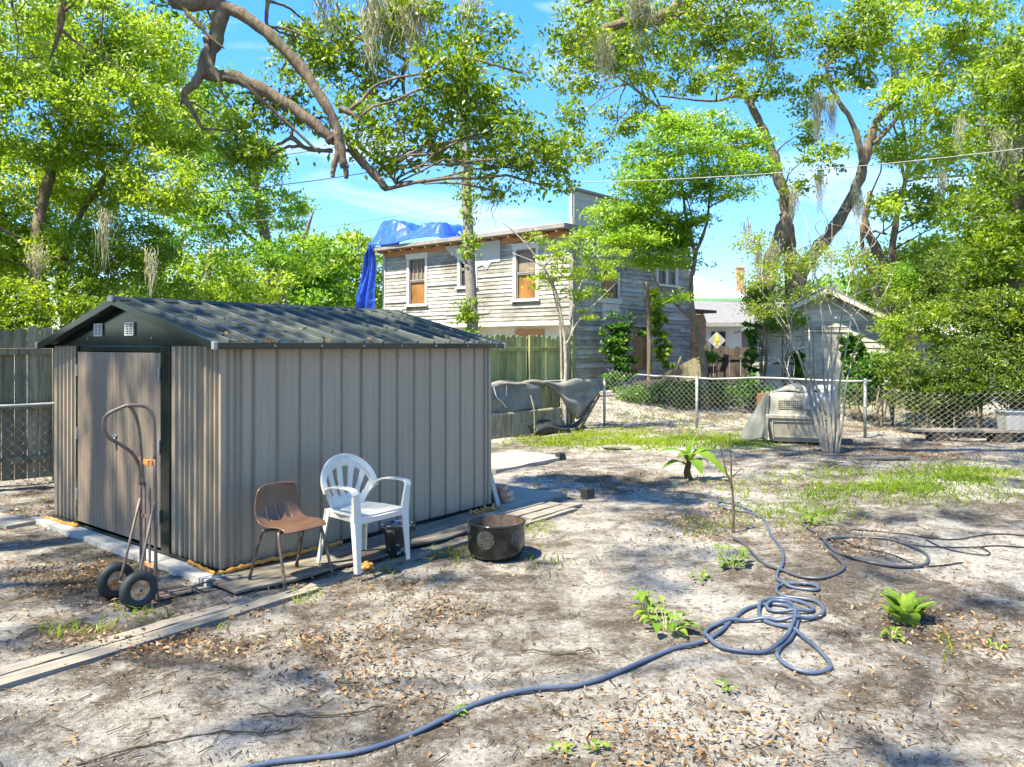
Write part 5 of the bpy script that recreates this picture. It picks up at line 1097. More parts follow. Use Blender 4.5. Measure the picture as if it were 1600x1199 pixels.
# thin drooping twigs of that near canopy at the upper left
make_tree('thin drooping oak twigs hanging at the upper left corner', 'oak branch', (-9.5, 7.5, 0), [([(-9.5, 7.5, -.1), (-9.3, 7.6, 4), (-8, 8, 7), P(60, -120, 8.8), P(98, -30, 8.6), P(94, 40, 8.5), P(78, 95, 8.5)], .16, .008), ([P(94, 45, 8.5), P(130, 75, 8.5), P(165, 90, 8.5), P(215, 125, 8.5)], .018, .004), ([P(60, -120, 8.8), P(20, -20, 8.6), P(28, 60, 8.6), P(22, 120, 8.6)], .02, .004), ([P(98, -30, 8.6), P(155, -10, 8.6), P(158, 60, 8.6), P(150, 90, 8.6)], .016, .004), ([P(158, 60, 8.6), P(170, 90, 8.6), P(176, 110, 8.6)], .008, .003), ([P(130, 75, 8.5), P(128, 100, 8.5), P(122, 130, 8.5)], .008, .003)],
    EP([(30, 20, 50, 30), (110, 10, 50, 25), (170, 15, 40, 25), (215, 110, 30, 25), (60, 90, 35, 30), (160, 95, 30, 25)], 8.6, .2), M['leaf_yellow'], dens=.22, L=.08, W=.033, per=22, srad=.16, name='oak_tree')
# bright green tree behind, second from left
make_tree('bright green tree behind the shed roof, right of the big left oak', 'tree', base_of(TB(430, 24)), [([TB(440, 24), P(436, 480, 24), P(420, 400, 24), P(400, 300, 24), P(380, 200, 24)], .28, .06), ([P(430, 440, 24), P(470, 380, 24), P(490, 330, 24)], .1, .03), ([P(420, 400, 24), P(350, 330, 24)], .1, .03)],
    EP([(300, 130, 45, 40), (330, 190, 55, 50), (390, 260, 55, 45), (300, 240, 50, 50), (350, 330, 70, 50), (430, 330, 55, 40), (290, 350, 60, 50), (400, 410, 70, 40), (310, 430, 70, 40), (470, 400, 40, 40), (360, 470, 80, 30), (250, 60, 50, 40), (350, 140, 30, 25)], 24, 1.5), M['leaf_bright'], dens=.85, L=.18, W=.085, per=40, srad=.40, name='shade_tree', twigs=.2, tint=.14)
make_tree('low yellow green tree just beyond the fence behind the shed roof', 'tree', base_of(TB(330, 18)), [([TB(330, 18), P(330, 500, 18), P(325, 430, 18), P(330, 380, 18)], .12, .03)],
    EP([(250, 420, 50, 40), (330, 430, 60, 40), (400, 440, 50, 30), (300, 480, 80, 30), (210, 470, 50, 40), (395, 470, 50, 22)], 18, .8), M['leaf_yellow'], dens=.7, L=.13, W=.07, per=40, srad=.30, name='small_tree', twigs=.2)
for px, D, w, lab, mt in ((475, 36, 60, 'distant green tree left of the blue tarpaulin, nearer the shed ridge', 'leaf_bright'), (545, 40, 60, 'distant yellow green tree directly left of the blue tarpaulin', 'leaf_yellow')):
    make_tree(lab, 'tree', base_of(TB(px, D)), [([TB(px, D), P(px, 500, D), P(px, 420, D)], .25, .06)], EP([(px - 30, 420, 40, 35), (px + 20, 410, 45, 40), (px, 450, 60, 40), (px, 490, 70, 40), (px - 50, 470, 40, 40), (px + 40, 460, 30, 40), (px, 390, 28, 25)], D, 1), M[mt], dens=.9, L=.28, W=.14, per=40, srad=.6, name='shade_tree', group='distant trees behind the house', twigs=.1)
for px, D, top_, lab in ((640, 60, 500, 'far tree low behind the left end of the grey house'), (1110, 75, 478, 'far tree low behind the bungalow roof'), (1230, 60, 440, 'far tree low between the oak trunks'), (1330, 46, 430, 'far pale green tree right of the garage apex'), (1430, 42, 380, 'far dark tree behind the right shrubs'), (1540, 40, 360, 'far dark tree at the right edge'), (-60, 40, 330, 'far tree beyond the left edge of the fence'), (1680, 36, 330, 'far tree just outside the right edge')):
    make_tree(lab, 'tree', base_of(TB(px, D)), [([TB(px, D), P(px, top_ + 60, D)], .3, .08)], EP([(px - 40, top_ + 50, 55, 45), (px + 40, top_ + 45, 55, 45), (px, top_ + 25, 45, 25), (px, top_ + 90, 90, 40)], D, 2), M['leaf_bright' if px == 1330 else 'leaf_dark'], dens=.9, L=.36, W=.18, per=36, srad=.9, name='far_tree', group='far trees along the horizon', twigs=.05)

# right oaks
r1p = [([TB(1205, 22), P(1207, 560, 22), P(1196, 470, 22), P(1208, 400, 22), P(1229, 335, 22), P(1216, 275, 22), P(1198, 215, 22), P(1168, 155, 22), P(1140, 112, 22)], .30, .06), ([TB(1232, 22.4), P(1236, 520, 22.4), P(1238, 440, 22.4), P(1232, 370, 22.3), P(1225, 330, 22.2)], .24, .16),
    ([P(1236, 470, 22.4), P(1262, 410, 22.4), P(1300, 360, 22.3), P(1335, 300, 22.2), P(1355, 240, 22.1), P(1370, 190, 22), P(1408, 155, 22)], .22, .09), ([P(1362, 225, 22), P(1385, 205, 22), P(1405, 180, 22)], .09, .05), ([P(1350, 260, 22), P(1335, 200, 22), P(1300, 140, 22), P(1290, 100, 22)], .10, .03),
    ([P(1168, 155, 22), P(1150, 150, 22), P(1110, 158, 22), P(1030, 150, 21.5)], .07, .02), ([P(1175, 165, 22), P(1190, 130, 22), P(1208, 90, 22)], .06, .02), ([P(1200, 220, 22), P(1130, 230, 22), P(1060, 190, 21.5), P(980, 130, 21)], .08, .03)]
r1e = [(930, 60, 55, 45), (1000, 40, 60, 40), (1080, 60, 60, 45), (900, 120, 45, 30), (980, 110, 50, 30), (1060, 120, 50, 30), (1150, 60, 55, 45), (1130, 130, 45, 28), (1220, 50, 50, 40), (1200, 130, 40, 30), (960, 190, 40, 22), (900, 180, 30, 22), (1020, 175, 35, 18), (1290, 60, 50, 40), (1350, 40, 50, 40),
    (1280, 150, 45, 30), (1330, 120, 40, 30), (1250, 210, 35, 22), (1290, 250, 40, 22), (1240, 290, 25, 14), (930, -30, 80, 40), (1080, -30, 80, 40), (1230, -30, 80, 40), (920, 240, 28, 18), (890, 220, 26, 16)]
make_tree('tall oak with leaning forked trunks and hanging moss behind the garage', 'oak tree', base_of(TB(1205, 22)), r1p, EP(r1e, 21.5, 1.5), M['leaf_oak'], dens=.78, L=.16, W=.078, per=30, srad=.30, name='oak_tree', twigs=.35, tint=.05,
    moss_spots=[P(1280, 150, 20.5), P(1300, 160, 20.5), P(1275, 165, 20.5), P(1240, 300, 21), P(1210, 380, 21), P(1168, 350, 21), P(1182, 370, 21), P(1185, 395, 21), P(1280, 270, 21), P(1340, 300, 21)], moss_len=1.3)
make_tree('oak foliage with long grey moss hanging into the top right of centre', 'oak tree', (7.5, 9.5, 0), [([(7.9, 9.0, -.1), (7.8, 9.2, 4), (6.5, 9.8, 7.5), P(1150, -60, 11), P(1050, 20, 11), P(960, 40, 11), P(880, 70, 11)], .28, .02), ([P(1150, -60, 11), P(1020, -40, 11), P(900, 10, 11)], .1, .02)],
    EP([(900, 40, 45, 40), (960, 20, 50, 35), (1030, 50, 50, 40), (1100, 20, 50, 35), (880, 90, 30, 25), (940, 90, 45, 30), (1010, 105, 40, 22), (1150, 60, 40, 30)], 11, .8), M['leaf_oak'], dens=.38, L=.10, W=.042, per=26, srad=.2, name='live_oak', tint=.0, moss_spots=[P(992, -10, 10.5), P(1000, 0, 10.5), P(1004, -5, 10.5), P(940, 55, 10.5), P(945, 75, 10.6), P(1010, 15, 10.5)], moss_len=.6)
r2p = [([TB(1415, 25), P(1412, 540, 25), P(1392, 450, 25), P(1372, 395, 25), P(1352, 350, 25), P(1360, 300, 25)], .26, .08), ([TB(1385, 25), P(1383, 500, 25), P(1370, 440, 25), P(1350, 400, 25), P(1345, 350, 25)], .18, .05), ([P(1392, 450, 25), P(1395, 380, 25), P(1410, 300, 25), P(1440, 200, 25)], .14, .04)]
r2e = [(1400, 60, 60, 50), (1470, 90, 60, 50), (1540, 60, 60, 50), (1420, 150, 50, 40), (1500, 160, 60, 45), (1580, 140, 50, 50), (1390, 230, 40, 30), (1450, 240, 55, 40), (1530, 240, 60, 40), (1600, 240, 50, 50), (1420, 320, 45, 30), (1490, 330, 55, 40), (1570, 330, 50, 45), (1460, 400, 45, 30), (1540, 400, 55, 40), (1400, -30, 80, 40), (1520, -30, 90, 40), (1370, 330, 30, 18)]
make_tree('broad leafy oak with twin grey trunks filling the upper right', 'oak tree', base_of(TB(1410, 25)), r2p, EP(r2e, 23, 2), M['leaf_yellow'], dens=.95, L=.18, W=.088, per=32, srad=.36, name='oak_tree', tint=.10, twigs=.3,
    moss_spots=[P(1500, 190, 21), P(1530, 200, 21), P(1555, 200, 21), P(1570, 190, 21), P(1470, 270, 21.5), P(1400, 110, 22), P(1340, 310, 22), P(1590, 200, 21)], moss_len=1.4)
make_tree('dark trunked tree at the right edge with leaves down to the shrubs', 'tree', base_of(TB(1592, 16)), [([TB(1592, 16), P(1588, 500, 16), P(1583, 400, 16), P(1592, 300, 16), P(1600, 120, 16), P(1610, -40, 16)], .17, .09), ([P(1592, 300, 16), P(1560, 240, 16), P(1530, 180, 16)], .06, .02)],
    EP([(1560, 300, 40, 40), (1520, 340, 40, 36), (1560, 370, 40, 34), (1550, 220, 40, 36), (1600, 130, 40, 40), (1590, 200, 40, 50), (1600, 300, 30, 50), (1600, 400, 45, 40), (1540, 420, 45, 35), (1640, 300, 60, 80), (1650, 120, 70, 80), (1580, 90, 50, 40), (1590, 480, 40, 30), (1700, 420, 70, 80)], 16, .8), M['leaf_oak'], dens=.9, L=.13, W=.06, per=36, srad=.28, name='shade_tree', twigs=.2, moss_spots=[P(1590, 190, 15.6), P(1585, 230, 15.6), P(1560, 210, 15.6)])

# small trees near the fence
cl_e = [(1045, 195, 40, 20), (1110, 195, 40, 20), (1075, 225, 55, 22), (1165, 225, 34, 22), (1010, 245, 42, 22), (1130, 255, 45, 22), (1185, 262, 28, 20), (1050, 270, 45, 22), (985, 285, 36, 18), (1095, 300, 35, 18), (960, 330, 42, 14), (1020, 335, 40, 18), (1000, 370, 45, 20), (960, 385, 34, 14), (1040, 375, 40, 18), (1012, 405, 34, 16), (1055, 405, 34, 16), (1000, 350, 50, 24), (1020, 300, 40, 18), (1000, 320, 30, 14), (1045, 365, 36, 22), (1075, 345, 26, 14), (1150, 300, 24, 12), (1060, 470, 14, 12), (940, 362, 26, 10)]
make_tree('slender bright green feathery tree leaning before the grey house corner', 'tree', base_of(TB(1104, 18.8)), [([TB(1104, 18.8), P(1098, 560, 18.8), P(1084, 500, 18.8), P(1080, 440, 18.8), P(1086, 398, 18.8), P(1074, 350, 18.8), P(1066, 290, 18.8), P(1066, 230, 18.8)], .085, .02), ([P(1086, 398, 18.8), P(1104, 350, 18.8), P(1110, 300, 18.8), P(1125, 240, 18.8)], .045, .015), ([P(1076, 380, 18.8), P(1080, 340, 18.8), P(1073, 310, 18.8)], .03, .012), ([P(1080, 500, 18.8), P(1050, 470, 18.7), P(1025, 440, 18.6), P(1015, 400, 18.5)], .035, .012)],
    EP(cl_e, 18.4, .6), M['leaf_bright'], dens=1.5, L=.16, W=.046, per=46, srad=.36, name='feathery_tree', flat=.28, droop=.5, tint=.26, twigs=.5, upbias=1.0)
make_tree('small multi stemmed pale tree with thin yellow green leaves in front of the house', 'tree', base_of(TB(880, 16.2)), [([TB(882, 16.3), P(884, 560, 16.3), P(878, 500, 16.3), P(862, 440, 16.3), P(820, 380, 16.3), P(782, 345, 16.3)], .045, .010), ([TB(888, 16.4), P(888, 540, 16.4), P(893, 500, 16.4), P(905, 450, 16.4), P(935, 400, 16.4)], .04, .010), ([TB(878, 16.4), P(876, 520, 16.4), P(868, 470, 16.4), P(850, 420, 16.4), P(800, 395, 16.4)], .03, .008), ([P(884, 540, 16.3), P(905, 500, 16.2), P(935, 470, 16.2), P(965, 440, 16.2)], .022, .006)],
    EP([(865, 400, 30, 20), (900, 385, 30, 18), (925, 420, 34, 18), (880, 430, 30, 16), (950, 425, 24, 14), (900, 460, 26, 14), (850, 440, 22, 14), (930, 455, 24, 12), (915, 490, 16, 10), (850, 370, 22, 10), (960, 400, 22, 12)], 16.3, .4), M['leaf_yellow'], bark='bark_pale', dens=.42, L=.11, W=.045, per=26, srad=.2, name='small_tree', flat=.35, twigs=.6, tint=.05)
# crape myrtle: many pale bare stems
Dm = 13.0; stems = []
for x0, x1, x2, y2, x3, y3, r in ((1290, 1262, 1236, 520, 1178, 440, .030), (1296, 1268, 1262, 500, 1240, 395, .030), (1300, 1288, 1283, 480, 1262, 360, .028), (1302, 1300, 1318, 480, 1345, 370, .034), (1306, 1312, 1330, 500, 1352, 380, .030), (1308, 1322, 1338, 540, 1392, 440, .022), (1294, 1275, 1250, 560, 1205, 480, .022), (1300, 1293, 1300, 500, 1300, 340, .026), (1288, 1258, 1238, 600, 1215, 560, .018), (1304, 1305, 1290, 520, 1268, 430, .020)):
    stems.append(([P(x0, 708, Dm) + (0, rng.uniform(-.05, .05), -.05), P((x0 + x1) / 2 + rng.normal() * 2, 655, Dm), P(x1, 600, Dm + rng.uniform(-.2, .2)), P((x1 + x2) / 2, (600 + y2) / 2, Dm + rng.uniform(-.3, .3)), P(x2, y2, Dm + rng.uniform(-.4, .4)), P(x3, y3, Dm + rng.uniform(-.8, .8))], r * .95, .004))
    for k in range(4):
        t = rng.uniform(.0, .9); bx = x2 + (x3 - x2) * t; by = y2 + (y3 - y2) * t; stems.append(([P(bx, by, Dm), P(bx + rng.normal() * 18, by - 35, Dm + rng.normal() * .2), P(bx + rng.normal() * 36, by - 65, Dm + rng.normal() * .4)], .008, .003))
make_tree('bare pale crape myrtle with many upright grey stems beside the dog crate', 'tree', base_of(P(1300, 708, Dm)), stems, EP([(1190, 430, 40, 22), (1240, 410, 36, 20), (1300, 400, 50, 20), (1350, 420, 40, 22), (1200, 480, 34, 18), (1270, 460, 30, 14), (1180, 380, 34, 16), (1370, 470, 20, 14)], 13.2, .5), M['leaf_oak'], bark='bark_pale', dens=.34, L=.07, W=.035, per=14, srad=.2, name='crape_myrtle', tint=.35, twigs=.9)
mb = MB(); p_ = P(1145, 834, 7.45); spp = [([p_ + (0, 0, -.03), P(1146, 800, 7.45), P(1143, 760, 7.45), P(1134, 735, 7.45), P(1126, 690, 7.45)], .016, .006), ([P(1143, 762, 7.45), P(1142, 720, 7.45), P(1139, 678, 7.45)], .011, .004), ([P(1144, 745, 7.45), P(1152, 738, 7.45), P(1160, 733, 7.45)], .008, .003)]
sp_ = thing('bare_sapling', 'bare thin sapling stick standing in a mound of dead leaves', 'sapling', (p_[0], p_[1], 0)); mb = MB(); skel_of(mb, spp, 8); mb.build('stem', M['twig'], sp_, world=True, smooth=True)

# ================================================================ SHRUBS, VINES, WEEDS
def shrub(px, py, D, rx, ry, lab, mat='leaf_oak', L=.09, W=.045, dens=.8, name='shrub', tint=0, per=36, srad=.2, stems=5, grp=None):
    b = TB(px, D); c, r = ell(px, py, D, rx, ry); ps = [([b, (b + c) / 2 + rng.normal(size=3) * .08, c + rng.normal(size=3) * r * .45], .025, .008) for _ in range(stems)]
    es = [(c + rng.normal(size=3) * r * .42, r * rng.uniform(.45, .75)) for _ in range(6)]
    return make_tree(lab, 'shrub', base_of(b), ps, es, M[mat], dens=dens, L=L, W=W, per=per, srad=srad, name=name, tint=tint, twigs=.3, group=grp)
for a in ((1395, 520, 17.5, 34, 34, 'yellow green shrub against the right side of the garage', 'leaf_yellow', .10, .05, .35), (1430, 612, 15.8, 60, 42, 'dense mid green shrub behind the fence right of the last railed post', 'leaf_dark', .11, .05, .7), (1500, 618, 15.3, 55, 45, 'dense dark shrub behind the sagging wire at mid right', 'leaf_dark'),
          (1575, 600, 14.9, 60, 50, 'dense dark shrub at the right edge above the grey tote', 'leaf_dark'), (1450, 500, 17.2, 50, 50, 'tall leafy shrub with yellow tips above the sagging wire', 'leaf_oak', .11, .05, .4), (1530, 500, 16.2, 55, 55, 'tall shrub of broad green leaves near the right edge', 'leaf_dark', .13, .055, .5), (1375, 585, 17.0, 34, 38, 'green shrub hiding the right foot of the garage', 'leaf_vine'),
          (1590, 520, 15.4, 40, 60, 'tall dark shrub touching the right edge', 'leaf_dark'), (1660, 560, 15, 70, 90, 'big shrub just beyond the right edge', 'leaf_dark'), (1490, 440, 19, 50, 45, 'young tree crown above the shrubs at right', 'leaf_dark', .12, .05, .5), (1410, 450, 20, 36, 36, 'small bright crown right of the garage roof', 'leaf_bright'), (1345, 610, 18, 30, 30, 'low green shrub by the railed fence end', 'leaf_vine'),
          (1020, 615, 19.6, 36, 16, 'low bright weeds behind the railed fence left of its middle post', 'leaf_vine'), (1070, 622, 19.4, 40, 18, 'low bright weeds under the fallen fence panel', 'leaf_vine'), (1130, 622, 19.0, 40, 20, 'low bright weeds below the dark fence', 'leaf_vine'), (1175, 612, 18.8, 26, 24, 'green weeds at the left foot of the garage', 'leaf_vine'), (975, 618, 19.8, 24, 14, 'pale green broad weeds at the foot of the grey house', 'leaf_big'),
          (1190, 470, 20.2, 34, 22, 'leafy sprays around the oak trunk above the garage eave', 'leaf_dark', .08, .04, .5), (1225, 500, 20.0, 44, 18, 'leafy sprays over the left half of the garage roof', 'leaf_bright', .08, .04, .42), (1106, 556, 20.6, 13, 12, 'small bright leafy bush before the dark fence', 'leaf_vine'), (20, 500, 12.5, 60, 40, 'shrub rising over the fence at the left edge', 'leaf_oak')):
    shrub(*a)
def vine(name, label, path, D, w, mat, n=60, per=26, L=.12, W=.09):
    pts = spline([P(x, y, D) for x, y in path], 12); root = thing(name, label, 'climbing vine', base_of(TB(path[-1][0], D)))
    mb = MB(); mb.tube(pts, .014, 5); mb.build('stem', M['twig'], root, world=True)
    idx = rng.integers(0, len(pts), n); cen = pts[idx] + rng.normal(size=(n, 3)) * (w, .07, w * .6) + (0, -.08, 0)
    V, T = spray_leaves(cen, np.full(n, w * .8), per, L, W, upbias=.3); V2 = V; quads('leaves', V2, M[mat], root, T); return root
vine('climbing_vine', 'dense dark green vine climbing the house wall left of the orange door board', [(966, 500), (964, 540), (970, 575), (966, 612)], 21.9, .16, 'leaf_vine', 80)
vine('climbing_vine', 'leafy vine branch spreading level left of the orange door board', [(985, 520), (965, 535), (945, 545)], 21.9, .16, 'leaf_vine', 26)
vine('climbing_vine', 'yellow green vine climbing right of the orange door board', [(1022, 452), (1026, 500), (1034, 550), (1046, 596)], 23.5, .13, 'leaf_yellow', 80)
vine('climbing_vine', 'green vine hanging on the left garage door', [(1240, 550), (1246, 570), (1252, 598)], 20.2, .07, 'leaf_vine', 40)
vine('climbing_vine', 'green vine with round leaves right of the garage doors', [(1322, 530), (1326, 560), (1328, 596)], 19.8, .10, 'leaf_vine', 40)
vine('climbing_vine', 'second green vine at the right corner of the garage front', [(1338, 532), (1348, 560), (1346, 596)], 19.8, .10, 'leaf_vine', 40)
vine('climbing_vine', 'green vine over the left corner of the garage', [(1172, 500), (1172, 540), (1176, 590)], 20.3, .09, 'leaf_vine', 34)
mb = MB(); q0 = P(1010, 440, 23.0); q1 = TB(1014, 23.0); mb.tube(spline([q1, (q0 + q1) / 2 + (.05, 0, 0), q0], 8), .07, 8); tag(mb.build('dead_trunk', M['bark'], None, smooth=True), 'thin bare dead trunk standing against the house beside the orange door board', 'dead trunk')

def broad_leaf(a, d, up, L_, W_, droop=.5, seg=7, fold=.25):
    d = unit(np.array(d, float)); up = unit(np.array(up, float)); s_ = unit(np.cross(d, up)); up = np.cross(s_, d); g_ = []
    for i in range(seg):
        t = i / (seg - 1); c = a + d * L_ * t + up * L_ * (-(droop) * t * t + .12 * math.sin(t * 3.14)); w = W_ / 2 * (math.sin(math.pi * (.06 + .90 * t ** .8))) + .001
        g_.append([c - s_ * w + up * w * fold, c - s_ * w * .5 + up * w * fold * .4, c, c + s_ * w * .5 + up * w * fold * .4, c + s_ * w + up * w * fold])
    return g_
def tintleaf(o, lo=.2, hi=.9):
    me_ = o.data; n = len(me_.polygons); a = me_.attributes.new('tint', 'FLOAT', 'FACE'); v = rng.uniform(lo, hi); a.data.foreach_set('value', np.clip(v + rng.normal(size=n) * .04, 0, 1).astype(np.float32))
p_ = G(1076, 746); bp = thing('banana_plant', 'young banana plant with one big drooping leaf in the bare sand', 'banana plant', (p_[0], p_[1], 0))
mb = MB(); mb.tube(spline([(0, 0, -.03), (-.02, 0, .08), (.0, 0, .18), (.02, 0, .30)], 4), np.linspace(.055, .03, 13), 12); mb.build('stem', M['twig'], bp, smooth=True)
for d, up, L_, W_, dr, a in (((.62, -.55, .25), (.35, -.45, .8), .44, .17, .95, (.03, -.02, .30)), ((.85, .1, .50), (0, 0, 1), .42, .15, .25, (.03, 0, .24)), ((-.75, -.2, .70), (0, 0, 1), .40, .16, .5, (-.02, 0, .24)), ((-.85, -.3, .25), (0, 0, 1), .34, .14, .35, (-.04, 0, .16)), ((.15, .3, .9), (-.5, 0, 1), .34, .09, .2, (.02, 0, .24)), ((.1, -.8, .5), (0, 0, 1), .34, .16, .9, (.02, 0, .20)), ((-.4, -.6, .8), (0, 0, 1), .34, .13, .7, (0, -.02, .22))):
    mb = MB(); mb.grid(broad_leaf(np.array(a), d, up, L_, W_ * 1.35, dr, 12)); tintleaf(mb.build('leaf', M['leaf_big'], bp, smooth=True), .35, .8)
def herb(px, py, r, h, n, L_, W_, lab, name='seedling', mat='leaf_big', cat='plant', tilt=.5, lo=.2):
    p_ = GG(px, py); root = thing(name, lab, cat, p_); mb = MB(); sm = MB(); 
    for k in range(n):
        a = rng.uniform(0, 6.283); rr = r * math.sqrt(rng.uniform()); b = np.array([rr * .35 * math.cos(a), rr * .35 * math.sin(a), 0]); hh = h * rng.uniform(.25, 1); t_ = np.array([rr * math.cos(a), rr * math.sin(a), hh])
        sm.tube([b, (b + t_) / 2 + (0, 0, .01), t_], .0025, 4); a2 = a + rng.normal() * .5; mb.grid(broad_leaf(t_, (math.cos(a2), math.sin(a2), tilt), (0, 0, 1), L_ * rng.uniform(.6, 1.2), W_ * rng.uniform(.7, 1.2), .35))
    sm.build('stems', M['twig'] if mat != 'leaf_big' else M['picket_green'], root); o = mb.build('leaves', M[mat], root, smooth=True)
    nf = len(o.data.polygons); at = o.data.attributes.new('tint', 'FLOAT', 'FACE'); at.data.foreach_set('value', np.repeat(rng.uniform(lo, .95, n), 24)[:nf].astype(np.float32))
herb(1012, 962, .10, .20, 18, .085, .055, 'leafy green seedling left of its twin near the hose tail', tilt=.1)
herb(1042, 985, .12, .13, 22, .085, .055, 'leafy green seedling, right one of two near the hose tail', tilt=.1)
herb(1141, 884, .11, .16, 30, .075, .045, 'bushy light green seedling below the bare sapling', tilt=.2)
herb(1096, 903, .06, .07, 12, .05, .03, 'tiny green seedling left of the bushy one', tilt=.1)
herb(1415, 972, .12, .05, 44, .13, .075, 'clump of broad upright bright green leaves at lower right', name='hosta_clump', tilt=2.6, lo=.3)
herb(1394, 1000, .05, .05, 12, .05, .03, 'tiny yellow green plant in front of the broad leaf clump', tilt=.4)
herb(1272, 820, .14, .12, 26, .07, .045, 'low green weed beside the small hose loop', tilt=.3)
herb(1560, 1010, .05, .03, 8, .05, .02, 'tiny green weed near the right edge', tilt=.4)
for k, (px, py) in enumerate(((714, 1122), (875, 1190), (930, 1182), (1135, 1082))):
    herb(px, py, .04, .03, 10, .035, .018, ('tiny weed touching the hose near the bottom centre', 'tiny weed at the bottom edge, left one of two', 'tiny weed at the bottom edge, right one of two', 'tiny weed below the first hose loop')[k], name='weed', tilt=.5)

# ================================================================ GRASS, LITTER, TWIGS
def inpix(x, y, zones):
    px = CX + F * x / y; py = HY + F * (CZ - gz(x, y)) / y; m = np.zeros(len(x))
    for cx_, cy_, rx, ry, w in zones: m = np.maximum(m, w * np.exp(-(((px - cx_) / rx) ** 2 + ((py - cy_) / ry) ** 2) * 1.4))
    return m
def nz(x, y, s_, seed):                             # cheap smooth noise 0..1
    v = np.zeros_like(x); rg = np.random.default_rng(seed)
    for k in range(9): a = rg.uniform(0, 6.28); f = s_ * rg.uniform(.5, 2.2); v += np.sin(f * (x * math.cos(a) + y * math.sin(a)) + rg.uniform(0, 6.28))
    return 1 / (1 + np.exp(-v * .9))
def noshed(x, y):
    lx = (x - SB[0]) * SV[0] + (y - SB[1]) * SV[1]; ly = (x - SB[0]) * SU[0] + (y - SB[1]) * SU[1]
    return ~((lx > -.02) & (lx < LX) & (ly > -.01) & (ly < LY))
def yard(n, power=1.0):
    D = 3.2 + 17.5 * rng.uniform(size=n) ** power; x = rng.uniform(-.78, .78, n) * D; k = noshed(x, D); return x[k], D[k]
gzones = [(1000, 688, 190, 16, 1), (870, 692, 60, 10, .9), (1130, 690, 90, 14, .8), (1240, 800, 120, 26, .85), (1400, 765, 210, 28, .8), (1500, 745, 140, 18, .75), (1320, 740, 110, 14, .4), (1180, 770, 100, 20, .35), (1100, 820, 60, 26, .3), (1090, 655, 90, 14, .35), (1000, 650, 80, 16, .3), (1440, 655, 120, 14, .35),
    (120, 985, 60, 22, .45), (215, 960, 40, 18, .45), (480, 938, 26, 10, .7), (620, 876, 22, 10, .7), (590, 895, 26, 9, .4), (700, 868, 50, 14, .5), (840, 825, 36, 12, .7), (860, 880, 50, 20, .3), (690, 905, 30, 8, .3), (350, 985, 20, 8, .4), (300, 1020, 20, 8, .3), (1480, 1010, 30, 20, .3), (1380, 930, 40, 16, .3), (30, 740, 80, 30, .0), (1290, 630, 300, 20, .35)]
x, y = yard(700000, .8); m = inpix(x, y, gzones) * (.35 + .9 * nz(x, y, 3.2, 5)); k = rng.uniform(size=len(x)) < m ** 1.5 * .60; x, y = x[k], y[k]; n = len(x)
h = rng.uniform(.025, .075, n) * (1 + .25 * (y > 9)); a = rng.uniform(0, 6.28, n); sd = np.stack([np.cos(a), np.sin(a), 0 * a], 1); ln = np.stack([rng.normal(size=n) * .6, rng.normal(size=n) * .6, np.ones(n)], 1); b = np.stack([x, y, gz(x, y) - .004], 1)
w = (.0035 + .0004 * y)[:, None]; mid_ = b + ln * (h * .6)[:, None]; tip = b + ln * h[:, None] * np.array([1.7, 1.7, 1.0])
V = np.concatenate([np.stack([b - sd * w, b + sd * w, mid_ + sd * w * .8, mid_ - sd * w * .8], 1), np.stack([mid_ - sd * w * .8, mid_ + sd * w * .8, tip + sd * .0006, tip - sd * .0006], 1)])
T = np.tile(np.clip(nz(x, y, 1.5, 9) * .5 + rng.uniform(0, .5, n), 0, 1), 2)
tag(quads('grass', V, M['grass'], None, T), 'thin bright green grass tufts in the sand', None, None, 'stuff'); print('grass', n)
# clover-like low cover
x, y = yard(260000, .8); m = inpix(x, y, gzones) * (.3 + nz(x, y, 4, 15)); k = rng.uniform(size=len(x)) < m ** 1.6 * .42; x, y = x[k], y[k]; n = len(x)
c = np.stack([x, y, gz(x, y) + rng.uniform(.006, .03, n)], 1); V = leaf_quads(c, .028, .02, upbias=1.6); tag(quads('low_weeds', V, M['grass'], None, np.clip(rng.normal(size=n) * .2 + .5, 0, 1)), 'low weeds and clover among the grass', None, None, 'stuff')
# leaf litter
lz = [(250, 900, 300, 70, .8), (60, 850, 120, 70, .8), (330, 945, 120, 30, 1), (560, 920, 160, 24, 1.), (700, 960, 120, 30, .6), (250, 1010, 200, 30, .9), (560, 1010, 200, 60, .55), (640, 1060, 200, 50, .6), (1000, 650, 200, 30, .8), (1400, 650, 300, 30, 1.), (1450, 710, 200, 24, .8), (1110, 820, 90, 40, .9), (1080, 740, 160, 40, .45), (1450, 1030, 200, 100, .55), (1100, 1150, 400, 90, .35), (850, 1120, 200, 50, .5), (840, 760, 90, 30, .5), (40, 740, 90, 40, 1), (950, 760, 120, 40, .3), (1300, 850, 160, 30, .5), (830, 680, 90, 12, .8)]
x, y = yard(600000, 1.05); m = np.minimum(1, inpix(x, y, lz) * (.15 + 1.15 * nz(x, y, 3.4, 21)) + .10 * nz(x, y, 5, 3)); k = rng.uniform(size=len(x)) < m ** 1.6 * .62; x, y = x[k], y[k]; n = len(x)
c = np.stack([x, y, gz(x, y) + rng.uniform(.004, .026, n)], 1); sz = rng.uniform(.5, 1.25, n)[:, None, None]
V = leaf_quads(c, .036, .015, upbias=1.6); V = c[:, None] + (V - c[:, None]) * sz; T = np.clip(rng.beta(1.3, 1.5, n), 0, 1)
tag(quads('fallen_leaves', V, M['litter'], None, T), 'brown and tan fallen oak leaves scattered over the sand', None, None, 'stuff'); print('litter', n)
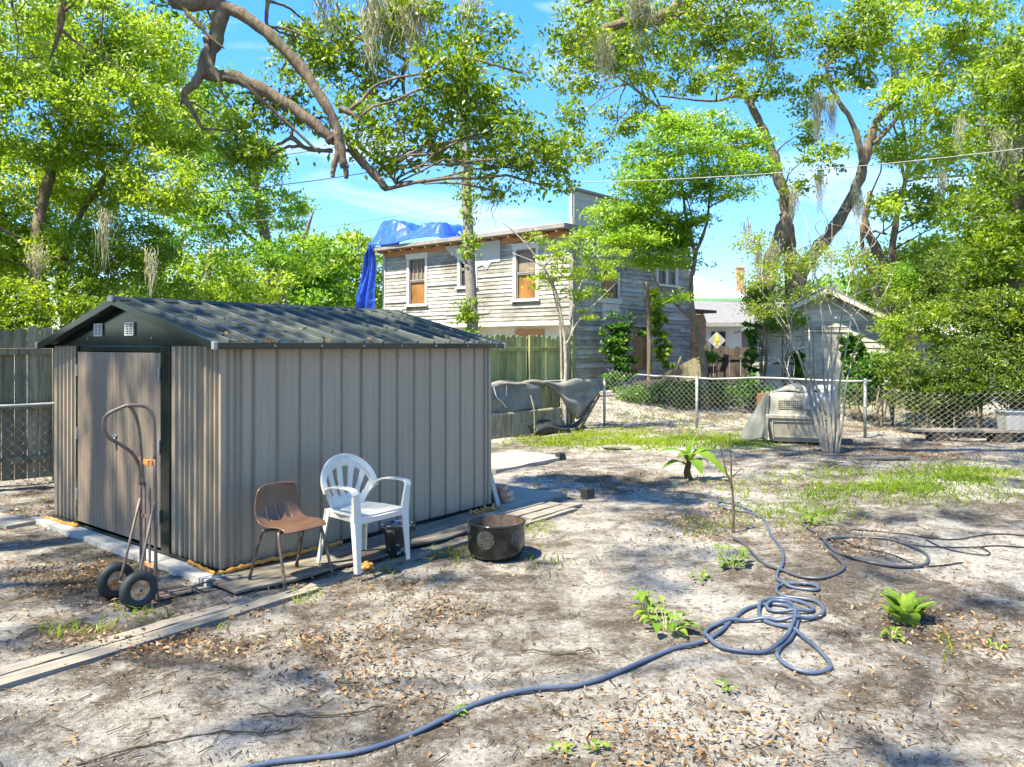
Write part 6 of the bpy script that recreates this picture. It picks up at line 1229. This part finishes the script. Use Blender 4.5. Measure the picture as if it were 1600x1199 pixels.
# twigs: thin dark sticks
x, y = yard(90000, 1.0); m = .22 + inpix(x, y, lz) * .8; k = rng.uniform(size=len(x)) < m * .36; x, y = x[k], y[k]; n = len(x)
a = rng.uniform(0, 3.14, n); l = rng.uniform(.02, .11, n) * rng.uniform(.4, 1.2, n); d = np.stack([np.cos(a), np.sin(a), rng.normal(size=n) * .08], 1) * l[:, None]; c = np.stack([x, y, gz(x, y) + .010], 1); pr = np.stack([-np.sin(a), np.cos(a), 0 * a], 1) * .0022; up = np.array([0, 0, .004])
V = np.concatenate([np.stack([c - d / 2 - pr, c + d / 2 - pr, c + d / 2 + up, c - d / 2 + up], 1), np.stack([c - d / 2 + up, c + d / 2 + up, c + d / 2 + pr, c - d / 2 + pr], 1)])
tag(quads('fallen_twigs', V, M['litter'], None, np.tile(rng.uniform(0, .45, n), 2)), 'small dark twigs scattered on the sand', None, None, 'stuff')
for k, (pts, lab) in enumerate((([(395, 1122), (470, 1122), (540, 1118), (600, 1104)], 'long fallen stick left of the hose end'), ([(120, 1195), (230, 1168), (330, 1154), (420, 1150), (470, 1140)], 'long dark fallen stick at the lower left'), ([(810, 1010), (880, 1018), (925, 1014)], 'curved fallen stick below the bright path'))):
    p = spline([GG(*q_) + (0, 0, .012) for q_ in pts], 6); mb = MB(); mb.tube(p + rng.normal(size=p.shape) * .004, .0045, 6); tag(mb.build('fallen_stick', M['twig'], None), lab, 'stick')

print('LEAVES', sum(a for a, b in NQ), sorted(NQ)[::-1][:6])

n = 150; a = rng.uniform(.05, 2.9, n); b = rng.beta(1, 3, n) * 1.3 - .08; k = rng.uniform(size=n) < np.where((a < .7) & (b < .4), 1, .4); a, b = a[k], b[k]; n = len(a)
zz = EZ + .012 + (b + .10) / (LY / 2 + .10) * (RZ - EZ) + .018; c = np.stack([SB[0] + a * SV[0] + b * SU[0], SB[1] + a * SV[1] + b * SU[1], zz], 1)
tag(quads('roof_debris', leaf_quads(c, .055, .022, upbias=2.0), M['litter'], None, rng.uniform(.1, .8, n)), 'dead leaves lying on the shed roof', None, None, 'stuff')
